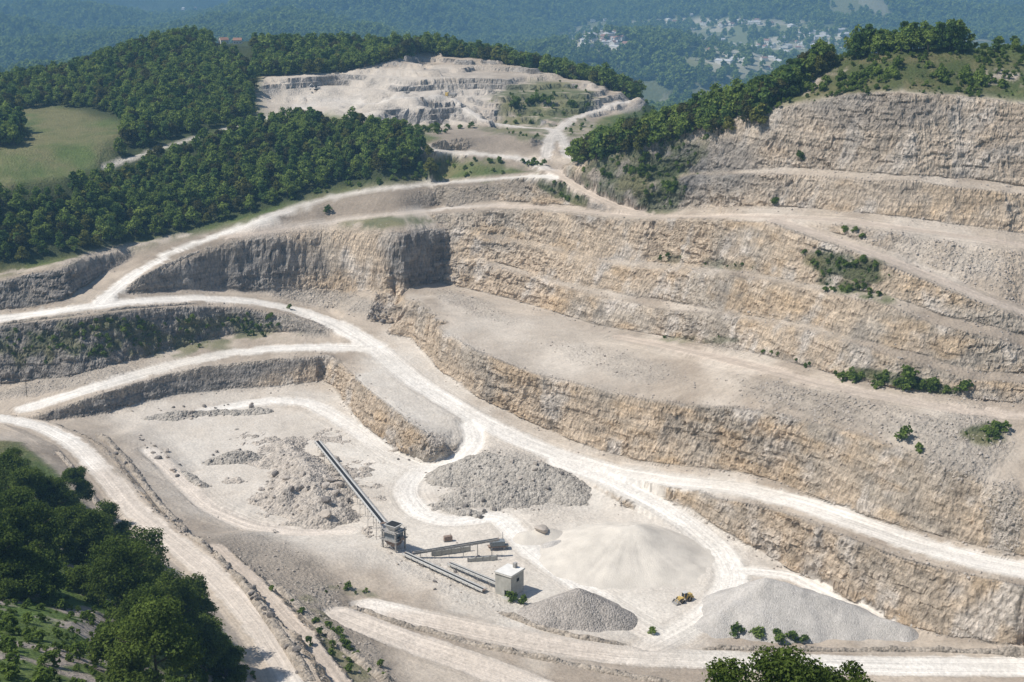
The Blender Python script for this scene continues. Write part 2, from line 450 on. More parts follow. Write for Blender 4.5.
# roads: image polyline, width in metres
ROADS = [
    ('haul', [(-60, 325), (0, 319), (50, 312), (100, 305), (150, 300), (200, 298), (250, 301), (295, 309), (335, 324), (370, 343), (395, 365), (420, 385), (450, 403), (480, 420), (520, 440), (560, 456), (620, 473), (680, 482), (740, 488), (800, 502), (860, 523), (920, 545), (980, 561), (1024, 570), (1080, 582)], 12),
    ('haul', [(100, 303), (115, 289), (135, 274), (165, 256), (205, 240), (245, 226), (280, 212), (330, 197), (380, 188.5), (440, 183), (500, 178.5), (540, 175), (560, 178)], 8.5),
    ('haul', [(378, 349), (330, 347), (280, 348), (230, 353), (180, 363), (130, 377), (90, 389), (50, 401), (25, 409)], 11),
    ('track', [(225, 237), (290, 227), (330, 221.5), (380, 215.5), (420, 211), (460, 207), (500, 205.5), (540, 207), (580, 211), (620, 215.5), (660, 216.5), (700, 216.5), (760, 216.5), (800, 217), (850, 221), (900, 227.5), (960, 236), (1024, 245), (1080, 254)], 6.5),
    ('track', [(775, 220), (800, 229), (840, 241.5), (880, 256), (920, 272), (960, 288), (1000, 304), (1024, 313), (1080, 334)], 6.5),
    ('track', [(620, 337), (637, 340), (687, 350), (732, 361), (768, 370), (818, 383), (868, 394), (918, 403), (958, 410), (1024, 416), (1080, 422)], 7),
    ('track', [(425, 149), (470, 153), (520, 158), (545, 166), (560, 175), (575, 186), (600, 199), (630, 211), (650, 215)], 7),
    ('track', [(-40, 281), (0, 275), (45, 266), (78, 257.5), (112, 249.5), (157, 241), (178, 236.5), (205, 235)], 4),
    ('track', [(105, 168), (150, 152), (172, 145), (215, 132), (256, 121), (290, 112), (320, 105)], 4),
    ('haul', [(-60, 411), (0, 418), (40, 426), (75, 443), (108, 478), (132, 508), (165, 536), (200, 563), (235, 596), (264, 632), (292, 676), (310, 720)], 7.5),
    ('haul', [(470, 425), (478, 440), (465, 456), (445, 466), (420, 468), (390, 455), (350, 425), (310, 402), (270, 400), (200, 412)], 9),
    ('haul', [(560, 462), (610, 480), (650, 500), (690, 525), (722, 552), (735, 580), (715, 610), (680, 632), (650, 648)], 11),
    ('haul', [(740, 570), (790, 575), (850, 607), (900, 632)], 6),
    ('haul', [(370, 606), (420, 618), (480, 631), (550, 645), (620, 655), (700, 659), (800, 663), (900, 666), (1024, 667), (1090, 668)], 11),
    ('haul', [(340, 615), (400, 638), (470, 662), (530, 685), (560, 700)], 11),
    ('haul', [(150, 450), (175, 474), (208, 508), (250, 526), (300, 533), (350, 530)], 7),
    ('haul', [(420, 468), (400, 490), (420, 515), (450, 522), (500, 515), (530, 550), (580, 585), (630, 618), (660, 635)], 9),
    ('track', [(215, 548), (260, 590), (310, 645), (345, 690)], 6),
    ('track', [(300, 107), (330, 100), (370, 104), (400, 96), (455, 95), (475, 115), (510, 124), (560, 130), (570, 160)], 6),
    ('track', [(640, 97), (600, 108), (570, 120), (550, 135), (545, 160)], 6),
]
road_pts = []
for kind, pl, w in ROADS:
    q = []
    for (x0, y0), (x1, y1) in zip(pl[:-1], pl[1:]):
        n = max(2, int(math.hypot(x1 - x0, y1 - y0) / 3))
        for t in np.linspace(0, 1, n, endpoint=False):
            h = pick(x0 + (x1 - x0) * t, y0 + (y1 - y0) * t)
            if h is not None: q.append(h)
    q = np.array(q)
    for _ in range(14):                                # even out the grade and the bends
        q[1:-1] = 0.5 * q[1:-1] + 0.25 * (q[:-2] + q[2:])
    road_pts.append((kind, q, w))

V, T = refine(V0, T0)
SM = Smoother(T, len(V))
V = SM(V, 3)
PX, PY, DEP = project(V)
print('terrain verts', len(V), 'tris', len(T))

# distance to the nearest road centre line, and its height there
ROADD = np.full(len(V), 1e3); ROADZ = np.zeros(len(V)); ROADW = np.ones(len(V)); ROADT = np.zeros(len(V)); ROADO = np.zeros(len(V))
for kind, q, w in road_pts:
    box = (V[:, 0] > q[:, 0].min() - 20) & (V[:, 0] < q[:, 0].max() + 20) & (V[:, 1] > q[:, 1].min() - 20) & (V[:, 1] < q[:, 1].max() + 20)
    ids = np.nonzero(box)[0]
    p = V[ids]
    best = np.full(len(ids), 1e3); bz = np.zeros(len(ids)); bo = np.zeros(len(ids))
    for a, b in zip(q[:-1], q[1:]):
        lo, hi = np.minimum(a, b)[:2] - 16, np.maximum(a, b)[:2] + 16
        s = np.nonzero((p[:, 0] > lo[0]) & (p[:, 0] < hi[0]) & (p[:, 1] > lo[1]) & (p[:, 1] < hi[1]))[0]
        if not len(s): continue
        d = b - a
        L2 = d[0] ** 2 + d[1] ** 2 + 1e-9
        tt = np.clip(((p[s, 0] - a[0]) * d[0] + (p[s, 1] - a[1]) * d[1]) / L2, 0, 1)
        zz = a[2] + d[2] * tt
        ox, oy = p[s, 0] - a[0] - d[0] * tt, p[s, 1] - a[1] - d[1] * tt
        dist = np.hypot(ox, oy) + 0.6 * np.maximum(np.abs(p[s, 2] - zz) - 2.5, 0)
        m = dist < best[s]
        best[s[m]] = dist[m]; bz[s[m]] = zz[m]
        bo[s[m]] = (np.sign(ox * -d[1] + oy * d[0]) * dist)[m]
    rel = best / (w / 2)
    m = rel < (ROADD[ids] / (ROADW[ids] / 2))
    k = ids[m]
    ROADD[k] = best[m]; ROADZ[k] = bz[m]; ROADW[k] = w; ROADT[k] = 1.0 if kind == 'haul' else 0.0; ROADO[k] = bo[m]
fl = sstep(0, 1, (ROADW / 2 + 2.2 - ROADD) / 2.2)
V[:, 2] += (ROADZ - V[:, 2]) * fl * 0.9
ROADM = sstep(0, 1, (ROADW / 2 + 1.2 - ROADD + 0.9 * vnoise(V * 0.25) + .5 * vnoise(V * .8)) / 1.1)

# the second quarry far behind is cut in rough steps
def inpoly(poly, x, y):
    poly = np.array(poly, float)
    c = np.zeros(len(x), bool)
    j = len(poly) - 1
    for i in range(len(poly)):
        a, b = poly[i], poly[j]
        s = ((a[1] > y) != (b[1] > y)) & (x < (b[0] - a[0]) * (y - a[1]) / (b[1] - a[1] + 1e-12) + a[0])
        c ^= s
        j = i
    return c
nearq = DEP > 850
FQ = inpoly([(262, 77), (340, 74), (400, 59), (430, 52), (470, 58), (512, 65), (560, 77), (640, 97), (620, 112), (545, 128), (500, 128), (470, 124), (400, 126), (330, 114), (262, 118)], PX, PY) & nearq & (DEP < 1260)
FQm = SM(FQ[:, None].astype(float), 6)[:, 0]
w_ = V[FQ]
st = 3.6
NW = fbm(w_ * .03, 2)
lv = (w_[:, 2] + 7.0 * fbm(w_ * np.array((.022, .016, 0)) + 5, 4) + 1.0 * _hash(*np.floor(w_ * np.array((.03, .02, 0)) + .4 * NW[:, None]).astype(np.int64).T) - 90) / st
tz = (np.floor(lv) + sstep(0.87, 1.0, lv - np.floor(lv))) * st + 90
V[FQ, 2] += (tz - w_[:, 2]) * 0.9 * sstep(.5, 1, FQm[FQ]) * (1 - 0.6 * ROADM[FQ])

N = vert_normals(V, T)
SLOPE = np.degrees(np.arccos(np.clip(N[:, 2], -1, 1)))
SLS = SM(SLOPE[:, None], 2)[:, 0]
ROCK = sstep(28 - 8 * (DEP > 850), 46 - 12 * (DEP > 850), SLS) * (1 - ROADM)

# zones seen in the photograph, as masks on the ground itself
def blob(cx, cy, rx, ry, rot=0.0, edge=0.35):
    c, s = math.cos(math.radians(rot)), math.sin(math.radians(rot))
    dx, dy = PX - cx, PY - cy
    r = np.hypot((dx * c + dy * s) / rx, (-dx * s + dy * c) / ry)
    return 1 - sstep(1 - edge, 1 + edge, r + 0.25 * NZ)
NZ = fbm(V * 0.06, 3)
NF = fbm(V * 0.35 + 40, 3)
# pit ground that is worked; everything beyond is green
pit = inpoly([(-150, 283), (0, 277), (78, 259), (157, 242), (205, 232), (250, 220), (300, 202), (350, 191), (440, 179), (530, 172), (425, 158), (418, 146), (440, 138), (400, 128), (330, 114), (262, 120), (256, 100), (262, 76), (340, 72), (400, 57), (430, 50), (512, 64), (560, 76), (650, 98), (640, 110), (600, 118), (573, 160), (600, 155), (640, 142),
              (700, 126), (750, 112), (790, 103), (840, 94), (900, 90), (1000, 98), (1150, 120), (1150, 900), (340, 900), (262, 690), (238, 650), (190, 594), (140, 545), (90, 512), (55, 470), (20, 442), (-150, 428)], PX, PY) & (DEP < 1260)
front = (V[:, 1] < 352) & (V[:, 2] > 9)
pit &= ~(front & (PY > 690))
PIT = np.clip(SM(pit[:, None].astype(float), 3)[:, 0] * 1.0, 0, 1)
GREEN = 1 - PIT

# relief
CUT = blob(425, 258, 45, 40)
h3 = np.array((1, 1, .30))
big = fbm(V * h3 * 0.055, 3)
rid = fbm(V * h3 * 0.16 + 9, 3, ridged=True)
mid_ = fbm(V * h3 * 0.42 + 3, 3, ridged=True)
lay = np.floor(V[:, 2] / 2.4 + 1.2 * vnoise(V * np.array((.02, .02, 0)) + 70)).astype(np.int64)
strat = _hash(lay, np.floor(V[:, 0] / 14 + vnoise(V * .1)).astype(np.int64), np.floor(V[:, 1] / 14 + vnoise(V * .1 + 9)).astype(np.int64))
nh = N.copy(); nh[:, 2] *= 0.35
amp = ROCK * PIT * (.5 + .75 * sstep(-.35, .45, fbm(V * .022 + 14, 2)))
small = sstep(120, 170, PY)                              # the far quarry gets finer relief
qb = V * np.array((.30, .30, .42)) + .55 * np.c_[vnoise(V * .2 + 1), vnoise(V * .2 + 50), vnoise(V * .2 + 90)]
blk = _hash(*np.floor(qb).astype(np.int64).T)
qb2 = V * np.array((.62, .62, .9)) + .5 * np.c_[vnoise(V * .4 + 1), vnoise(V * .4 + 50), vnoise(V * .4 + 90)]
blk2 = _hash(*np.floor(qb2).astype(np.int64).T)
V += nh * (amp * (1.3 * big * small * (1 - .8 * CUT) + 1.4 * rid * (0.35 + .65 * small) * (1 - .6 * CUT) + 0.75 * mid_ + 0.5 * strat + .30 * blk * (.4 + .6 * small) + .22 * blk2))[:, None]
rough = PIT * (1 - ROADM) * (1 - ROCK)
V[:, 2] += rough * (0.35 * fbm(V * .12, 3) + 0.22 * NF)
V[:, 2] += GREEN * 0.8 * fbm(V * 0.05 + 3, 3)
V[:, 2] += ROADM * ROADT * 0.10 * (-np.cos(ROADO * 2.2)) * sstep(-.4, .4, vnoise(V * .03))   # wheel ruts
# loose rubble at the toes and heaps of blasted stone
TAL = SM((ROCK * PIT)[:, None], 12)[:, 0] * (1 - ROADM) * PIT
bl = lambda *a: blob(*a)
RUB = np.clip(bl(500, 478, 75, 30, 15) + bl(330, 300, 60, 10, 10) + bl(60, 383, 80, 7, -12) + bl(965, 440, 45, 35) + bl(1005, 520, 18, 40) + bl(300, 325, 30, 9, 15) + .75 * bl(850, 412, 120, 15, 14) + .45 * bl(620, 365, 75, 12, 14) + .5 * bl(470, 305, 40, 8, 20) + .4 * bl(925, 252, 90, 14, 16) + .5 * bl(285, 575, 60, 26, 25) + .5 * bl(350, 640, 16, 70, -38) + .4 * bl(455, 585, 70, 14, 25) + .5 * bl(500, 75, 70, 12) + .4 * bl(330, 95, 60, 14), 0, 1) * (1 - ROADM)
peb = np.abs(vnoise(V * 0.9 + 12)) + .6 * np.abs(vnoise(V * 1.7))
V[:, 2] += np.clip(TAL * 1.6 * (1 - ROCK) * .5 + RUB, 0, 1) * (peb * 0.75)

# ------------------------------------------------------------------ colour of the ground
def lerp(a, b, m): return a + (b - a) * m[:, None]
c3 = lambda *c: np.array(c)
n1 = fbm(V * np.array((.02, .02, .03)) + 31, 3)
n2 = fbm(V * np.array((.05, .05, .12)) + 77, 4)
n3 = fbm(V * np.array((.10, .10, .05)) + 5, 3)
col = np.tile(c3(.45, .38, .305), (len(V), 1))                                    # trodden limestone dust
col = lerp(col, c3(.345, .285, .225), sstep(-.15, .35, n1 + .5 * n3))
col = lerp(col, c3(.55, .485, .41), sstep(.1, .5, fbm(V * np.array((.035, .02, .03)) + 61, 3)) * .6)
white = np.clip(bl(400, 490, 270, 85, 12) + bl(620, 560, 160, 90) + bl(420, 390, 60, 60, 40) + .35 * bl(540, 345, 110, 35, 15) + .6 * bl(380, 95, 120, 26, 0), 0, 1)
col = lerp(col, c3(.66, .61, .54), white * (.72 + .25 * n1 + .2 * n3))
rock = np.tile(c3(.59, .475, .355), (len(V), 1))
rock = lerp(rock, c3(.49, .42, .34), sstep(-.05, .35, n1))
rock = lerp(rock, c3(.64, .565, .485), sstep(.05, .45, n3))
rock = lerp(rock, c3(.58, .415, .25), sstep(.05, .55, n2 + .3 * n1) * .55)
rock = lerp(rock, c3(.30, .265, .225), sstep(.25, .6, fbm(V * np.array((.12, .12, .05)) + 211, 3)) * .5)
upper = bl(830, 150, 260, 60)
rock = lerp(rock, c3(.46, .40, .335), upper * .5)
grey = np.clip(.8 * bl(640, 180, 70, 34, -15) + .7 * bl(715, 165, 50, 30) + .5 * bl(880, 110, 80, 18) + bl(120, 345, 220, 45, -5) + bl(420, 258, 30, 32) + bl(230, 265, 90, 32) + bl(150, 392, 150, 25, -14) + bl(30, 290, 140, 25, -15), 0, 1)  # grey rock tone, plus painted shade on left bank, cut face, upper wall
rock = lerp(rock, c3(.235, .22, .205), grey * .85)
rock = lerp(rock, c3(.32, .31, .30), sstep(830, 900, DEP) * .8)  # painted shade: far cut faces take their shaded grey as rock colour
rock *= (1 + .10 * blk + .10 * blk2 + .10 * strat)[:, None]
soil = np.clip(bl(430, 195, 160, 12, -7) + bl(300, 210, 80, 14, -15) + bl(215, 238, 80, 16, -16) + bl(485, 142, 75, 15) + .9 * bl(480, 166, 80, 8) + .9 * bl(285, 578, 75, 30, 25) + .8 * bl(350, 640, 30, 80, -38) + .6 * bl(600, 130, 40, 20) + .6 * bl(80, 470, 40, 50, 45), 0, 1)
col = lerp(col, c3(.25, .205, .16), soil * .85)
rock = lerp(rock, c3(.31, .265, .215), soil * .7)
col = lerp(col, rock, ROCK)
col = lerp(col, c3(.47, .42, .36), np.clip(RUB, 0, 1) * .55)
rcol = lerp(np.tile(c3(.76, .715, .65), (len(V), 1)), c3(.67, .62, .55), sstep(0, .5, n1))
rcol = lerp(rcol, c3(.50, .42, .345), 1 - ROADT)
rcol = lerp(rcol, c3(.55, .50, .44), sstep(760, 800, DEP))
warm = np.clip(bl(200, 560, 190, 130) + bl(450, 650, 200, 40), 0, 1)
rcol = lerp(rcol, c3(.55, .465, .385), warm * .75)
wear = np.cos(ROADO * 2.0 + .8 * vnoise(V * .05)) * sstep(-.3, .4, vnoise(V * .02 + 7))
rcol *= (1 + .05 * wear)[:, None]
rcol = lerp(rcol, c3(.48, .43, .37), .5 * ROADT * sstep(.75, 1.05, ROADD / (ROADW / 2)))
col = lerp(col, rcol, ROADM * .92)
# plants on banks and benches
veg = np.clip(.85 * bl(110, 340, 190, 22, -4) + bl(850, 268, 45, 16, 12) + bl(860, 292, 45, 8, 14) + bl(900, 380, 60, 7, 12) + .9 * bl(390, 222, 55, 6, -2) + .9 * bl(640, 165, 75, 30, -15) + .8 * bl(660, 195, 25, 22) + bl(560, 190, 35, 8, 30)
              + .6 * bl(700, 262, 60, 6, 5) + bl(985, 435, 25, 12) + .6 * bl(350, 592, 35, 5, 8) + .8 * bl(340, 650, 12, 70, -35) + .7 * bl(330, 178, 90, 8, -12) + .9 * bl(470, 165, 50, 8) + bl(545, 100, 55, 18) + .8 * bl(540, 128, 60, 14) + bl(400, 130, 40, 6) + .5 * bl(490, 178, 60, 6) + .6 * bl(700, 340, 60, 4), 0, 1) * (1 - ROADM)
vn = sstep(-.25, .3, fbm(V * .13 + 55, 4) + (veg - .6))
VEG = veg * vn
col = lerp(col, lerp(np.tile(c3(.085, .105, .04), (len(V), 1)), c3(.17, .165, .075), sstep(-.2, .4, n2)), VEG * .9)
grass = lerp(np.tile(c3(.10, .135, .042), (len(V), 1)), c3(.175, .165, .078), sstep(-.4, .6, n1 + .6 * n3 + .4 * NF))
hillbare = np.clip(bl(790, 85, 45, 14, -25) + bl(1000, 78, 40, 8) + bl(860, 72, 25, 5), 0, 1) * sstep(-.1, .3, n3 + .3 * NF)
rh = bl(900, 75, 160, 30)
grass = lerp(grass, lerp(np.tile(c3(.06, .07, .026), (len(V), 1)), c3(.125, .105, .055), sstep(-.2, .35, n3 + .5 * NF)), rh * .6)
grass = lerp(grass, c3(.46, .39, .33), hillbare)
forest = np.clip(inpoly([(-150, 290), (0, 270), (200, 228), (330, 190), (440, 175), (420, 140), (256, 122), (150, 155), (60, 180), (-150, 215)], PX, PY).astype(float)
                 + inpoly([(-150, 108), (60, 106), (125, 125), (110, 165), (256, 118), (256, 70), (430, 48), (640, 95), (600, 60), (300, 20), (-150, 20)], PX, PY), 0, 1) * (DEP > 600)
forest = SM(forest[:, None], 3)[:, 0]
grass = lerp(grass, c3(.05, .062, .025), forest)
rocky = (front).astype(float) * sstep(.0, .3, fbm(V * .16 + 90, 3))
grass = lerp(grass, c3(.10, .16, .035), front.astype(float) * .7)
grass = lerp(grass, c3(.40, .33, .30), rocky * .85 * (1 - forest))
col = lerp(col, grass, GREEN * (1 - ROADM * .9))
V_GREEN = GREEN * (1 - ROADM)
strk = vnoise(np.c_[ROADO * 1.5, V[:, 0] * .012, V[:, 1] * .012] + 3.3) + .7 * vnoise(np.c_[ROADO * 3.1, V[:, 0] * .02, V[:, 1] * .02] + 13.3)
col *= (1 + .12 * strk * PIT * (1 - ROCK) * sstep(16, 6, ROADD))[:, None]
col *= (1 + .10 * NF + .09 * NZ)[:, None]
col = np.clip(col, .01, .85)

N = vert_normals(V, T)
bvh = None

# ------------------------------------------------------------------ materials
def new_mat(name):
    m = bpy.data.materials.new(name)
    m.use_nodes = True
    nt = m.node_tree
    nt.nodes.clear()
    out = nt.nodes.new('ShaderNodeOutputMaterial')
    b = nt.nodes.new('ShaderNodeBsdfPrincipled')
    nt.links.new(b.outputs[0], out.inputs[0])
    b.inputs['Roughness'].default_value = 0.9
    b.inputs['Specular IOR Level'].default_value = 0.15
    return m, nt, b

def nd(nt, typ, **kw):
    n = nt.nodes.new(typ)
    for k, v in kw.items():
        if k in n.inputs: n.inputs[k].default_value = v
        else: setattr(n, k, v)
    return n

def mathn(nt, op, a, b=None):
    n = nt.nodes.new('ShaderNodeMath'); n.operation = op
    for i, q in enumerate((a, b)):
        if q is None: continue
        if isinstance(q, (int, float)): n.inputs[i].default_value = q
        else: nt.links.new(q, n.inputs[i])
    return n.outputs[0]

def terrain_material():
    m, nt, b = new_mat('quarry_ground')
    at = nd(nt, 'ShaderNodeAttribute', attribute_name='Col')
    rk = nd(nt, 'ShaderNodeAttribute', attribute_name='rock')
    geo = nd(nt, 'ShaderNodeNewGeometry')
    mp = nd(nt, 'ShaderNodeMapping'); mp.inputs['Scale'].default_value = (1, 1, 0.4)
    nt.links.new(geo.outputs['Position'], mp.inputs['Vector'])
    n1 = nd(nt, 'ShaderNodeTexNoise', Scale=0.9, Detail=6.0, Roughness=0.68)
    n2 = nd(nt, 'ShaderNodeTexNoise', Scale=0.28, Detail=5.0, Roughness=0.6)
    vo = nd(nt, 'ShaderNodeTexVoronoi', Scale=0.75)
    ms = nd(nt, 'ShaderNodeMapping'); ms.inputs['Scale'].default_value = (0.05, 0.05, 1.1)
    nt.links.new(geo.outputs['Position'], ms.inputs['Vector'])
    n3 = nd(nt, 'ShaderNodeTexNoise', Scale=1.0, Detail=4.0)
    nt.links.new(ms.outputs[0], n3.inputs['Vector'])
    for t in (n1, n2, vo): nt.links.new(mp.outputs[0], t.inputs['Vector'])
    def amp(sock, rockamt, flatamt):
        k = mathn(nt, 'ADD', mathn(nt, 'MULTIPLY', rk.outputs['Fac'], rockamt - flatamt), flatamt)
        return mathn(nt, 'MULTIPLY', mathn(nt, 'SUBTRACT', sock, 0.5), k)
    f = mathn(nt, 'ADD', amp(n1.outputs[0], 1.5, .75), 1.0)
    f = mathn(nt, 'ADD', f, amp(n2.outputs[0], .7, .3))
    f = mathn(nt, 'ADD', f, amp(n3.outputs[0], 1.0, 0.0))
    ro = nd(nt, 'ShaderNodeAttribute', attribute_name='ro')
    rd = nd(nt, 'ShaderNodeAttribute', attribute_name='rd')
    sx = nd(nt, 'ShaderNodeSeparateXYZ'); nt.links.new(geo.outputs['Position'], sx.inputs[0])
    cb = nd(nt, 'ShaderNodeCombineXYZ')
    nt.links.new(mathn(nt, 'MULTIPLY', ro.outputs['Fac'], 1.5), cb.inputs[0])
    nt.links.new(mathn(nt, 'MULTIPLY', sx.outputs[0], .014), cb.inputs[1]); nt.links.new(mathn(nt, 'MULTIPLY', sx.outputs[1], .014), cb.inputs[2])
    tr = nd(nt, 'ShaderNodeTexNoise', Scale=1.0, Detail=3.0, Roughness=.65)
    nt.links.new(cb.outputs[0], tr.inputs['Vector'])
    trk = mathn(nt, 'MULTIPLY', mathn(nt, 'SUBTRACT', tr.outputs[0], .5), mathn(nt, 'MULTIPLY', rd.outputs['Fac'], .85))
    f = mathn(nt, 'ADD', f, trk)
    f = mathn(nt, 'MAXIMUM', f, 0.3)
    sc = nd(nt, 'ShaderNodeVectorMath', operation='SCALE')
    nt.links.new(at.outputs['Color'], sc.inputs[0]); nt.links.new(f, sc.inputs['Scale'])
    nt.links.new(sc.outputs[0], b.inputs['Base Color'])
    h = mathn(nt, 'ADD', mathn(nt, 'MULTIPLY', n1.outputs[0], 1.0), mathn(nt, 'MULTIPLY', vo.outputs[0], 0.5))
    hs = mathn(nt, 'MULTIPLY', h, mathn(nt, 'ADD', mathn(nt, 'MULTIPLY', rk.outputs['Fac'], 1.0), 0.16))
    bu = nd(nt, 'ShaderNodeBump', Strength=1.0, Distance=1.8)
    nt.links.new(hs, bu.inputs['Height'])
    nt.links.new(bu.outputs[0], b.inputs['Normal'])
    return m
M_TERR = terrain_material()

# ------------------------------------------------------------------ split the ground into pieces of the setting
fm = lambda a: a[T].mean(1)
lab = np.zeros(len(T), int)
g_, r_, k_, f_ = fm(V_GREEN), fm(ROADM), fm(ROCK * PIT), fm(forest)
lab[k_ > .5] = 1
lab[r_ > .5] = 2
lab[(g_ > .5) & (r_ <= .5)] = 3
lab[(g_ > .5) & (r_ <= .5) & (f_ > .5)] = 4
fd = DEP[T].mean(1)
lab[(lab == 3) & (fd < 420)] = 5
lab_v = np.zeros(len(V), int)
for i in range(6): lab_v[T[lab == i].ravel()] = i
names = ['quarry_ground', 'rock_face', 'haul_road', 'meadow', 'forest_floor', 'hillside']
labels = ['pale trodden limestone ground of the pit and its benches', 'steep beige rock faces of the stepped quarry walls', 'dusty white haul roads winding down through the quarry',
          'green grass ground around the quarry and on the ridge', 'dark ground under the woods', 'stony green slope in the foreground']
for i, nm in enumerate(names):
    f = T[lab == i]
    if not len(f): continue
    used, inv = np.unique(f, return_inverse=True)
    me = mesh_np(nm, V[used], inv.reshape(-1, 3), M_TERR, True)
    ca = me.color_attributes.new('Col', 'FLOAT_COLOR', 'POINT')
    ca.data.foreach_set('color', np.c_[col[used], np.ones(len(used))].astype(np.float32).ravel())
    ra = me.attributes.new('rock', 'FLOAT', 'POINT')
    ra.data.foreach_set('value', np.clip(ROCK * PIT + .6 * RUB + .4 * TAL + .35 * GREEN, 0, 1)[used].astype(np.float32))
    for an_, av_ in (('ro', ROADO + .6 * NZ), ('rd', PIT * (1 - ROCK) * sstep(14, 5, ROADD))):
        me.attributes.new(an_, 'FLOAT', 'POINT').data.foreach_set('value', av_[used].astype(np.float32))
    if nm == 'rock_face': me.polygons.foreach_set('use_smooth', np.zeros(len(f), bool))
    else: me.normals_split_custom_set_from_vertices(N[used].astype(np.float32))
    tag(link(nm, me), labels[i], None, None, 'structure')
bvh = BVHTree.FromPolygons(V.tolist(), T.tolist())

def ground(x, y):
    h = bvh.ray_cast(Vector((x, y, 600)), Vector((0, 0, -1)), 2000)
    return h[0].z if h[0] is not None else 0.0

def gpick(px, py):
    return pick(px, py, bvh)

# ------------------------------------------------------------------ far hills and valley
def far_height(x, y):
    d = np.hypot(x, y)
    base = np.interp(d, [1000, 1900, 2600, 3600, 5200, 7500, 10500, 17000], [-110, -95, -130, -170, -165, -60, 110, 330])
    p = np.c_[x, y, np.zeros_like(x)]
    base = base + np.interp(d, [1600, 3000, 8000], [4, 95, 210]) * fbm(p * .0011 + 3.7, 4) + np.interp(d, [1600, 3000], [2, 9]) * fbm(p * .005, 2)
    base = base + np.interp(d, [2000, 2600, 9000], [0, 85, 150]) * np.clip(fbm(p * np.array((.00055, .0013, 1)) + 21.7, 3, ridged=True), -.2, 1)
    base = base + 115 * np.exp(-(((x - 380) / 330) ** 2 + ((y - 4000) / 420) ** 2))        # the wooded hill in front of the village
    base = base + 70 * np.exp(-(((x + 900) / 700) ** 2 + ((y - 3900) / 400) ** 2))
    return base
azs = np.radians(np.linspace(-36, 36, 420))
ds = 1150 * (16500 / 1150) ** np.linspace(0, 1, 330)
AZ, DD = np.meshgrid(azs, ds)
fx, fy = (np.sin(AZ) * DD).ravel(), (np.cos(AZ) * DD).ravel()
fz = far_height(fx, fy)
nr, nc = AZ.shape
ii = (np.arange(nr - 1)[:, None] * nc + np.arange(nc - 1)[None]).ravel()
ffaces = np.c_[ii, ii + 1, ii + nc + 1, ii + nc]

def field_mask(x, y):
    """1 where the valley is open ground: meadows, fields, village plots"""
    p = np.c_[x, y, np.zeros_like(x)]
    m = .6 * sstep(.24, .36, fbm(p * np.array((.0030, .0014, 1)) + 8.1, 4)) * (.55 + .45 * sstep(-500, 300, x))
    px, py, dep = project(np.c_[x, y, far_height(x, y)])
    town = np.maximum(sstep(1.25, .8, np.hypot((px - 775) / 105, (py - 50) / 30)), sstep(1.2, .8, np.hypot((px - 600) / 45, (py - 40) / 13)))
    town = np.maximum(town, sstep(1.2, .8, np.hypot((px - 700) / 80, (py - 24) / 6)))
    hill = np.exp(-(((x - 380) / 300) ** 2 + ((y - 3900) / 400) ** 2))
    return np.maximum(m * (1 - sstep(.3, .6, hill)), town * .95 * sstep(.97, .7, hill) * (dep > 1900)), town

def hills_material():
    m, nt, b = new_mat('distant_hills')
    at = nd(nt, 'ShaderNodeAttribute', attribute_name='open')
    geo = nd(nt, 'ShaderNodeNewGeometry')
    n1 = nd(nt, 'ShaderNodeTexNoise', Scale=0.03, Detail=8.0, Roughness=0.7)
    vo = nd(nt, 'ShaderNodeTexVoronoi', Scale=0.09)
    vf = nd(nt, 'ShaderNodeTexVoronoi', Scale=0.009); vf.inputs['Randomness'].default_value = .9
    for t in (n1, vo, vf): nt.links.new(geo.outputs['Position'], t.inputs['Vector'])
    r1 = nd(nt, 'ShaderNodeValToRGB')
    r1.color_ramp.elements[0].position = .35; r1.color_ramp.elements[0].color = (.022, .035, .014, 1)
    r1.color_ramp.elements[1].position = .7; r1.color_ramp.elements[1].color = (.06, .085, .03, 1)
    nt.links.new(n1.outputs[0], r1.inputs[0])
    r2 = nd(nt, 'ShaderNodeValToRGB')
    e = r2.color_ramp.elements
    e[0].position = 0; e[0].color = (.12, .15, .06, 1)
    e[1].position = 1; e[1].color = (.50, .46, .39, 1)
    q = e.new(.45); q.color = (.22, .22, .12, 1)
    nt.links.new(vf.outputs['Color'], r2.inputs[0])
    mx = nd(nt, 'ShaderNodeMix', data_type='RGBA')
    nt.links.new(at.outputs['Fac'], mx.inputs['Factor'])
    nt.links.new(r1.outputs[0], mx.inputs['A']); nt.links.new(r2.outputs[0], mx.inputs['B'])
    nt.links.new(mx.outputs['Result'], b.inputs['Base Color'])
    bu = nd(nt, 'ShaderNodeBump', Strength=1.0, Distance=9.0)
    inv = mathn(nt, 'SUBTRACT', 1.0, at.outputs['Fac'])
    hgt = mathn(nt, 'MULTIPLY', mathn(nt, 'SUBTRACT', n1.outputs[0], mathn(nt, 'MULTIPLY', vo.outputs[0], .5)), inv)
    nt.links.new(hgt, bu.inputs['Height']); nt.links.new(bu.outputs[0], b.inputs['Normal'])
    return m
fme = mesh_np('hills', np.c_[fx, fy, fz], ffaces, hills_material(), True)
fopen, ftown = field_mask(fx, fy)
fa = fme.attributes.new('open', 'FLOAT', 'POINT')
fa.data.foreach_set('value', fopen.astype(np.float32))
tag(link('hills', fme), 'hazy blue wooded hills and the valley far behind the quarry', None, None, 'structure')

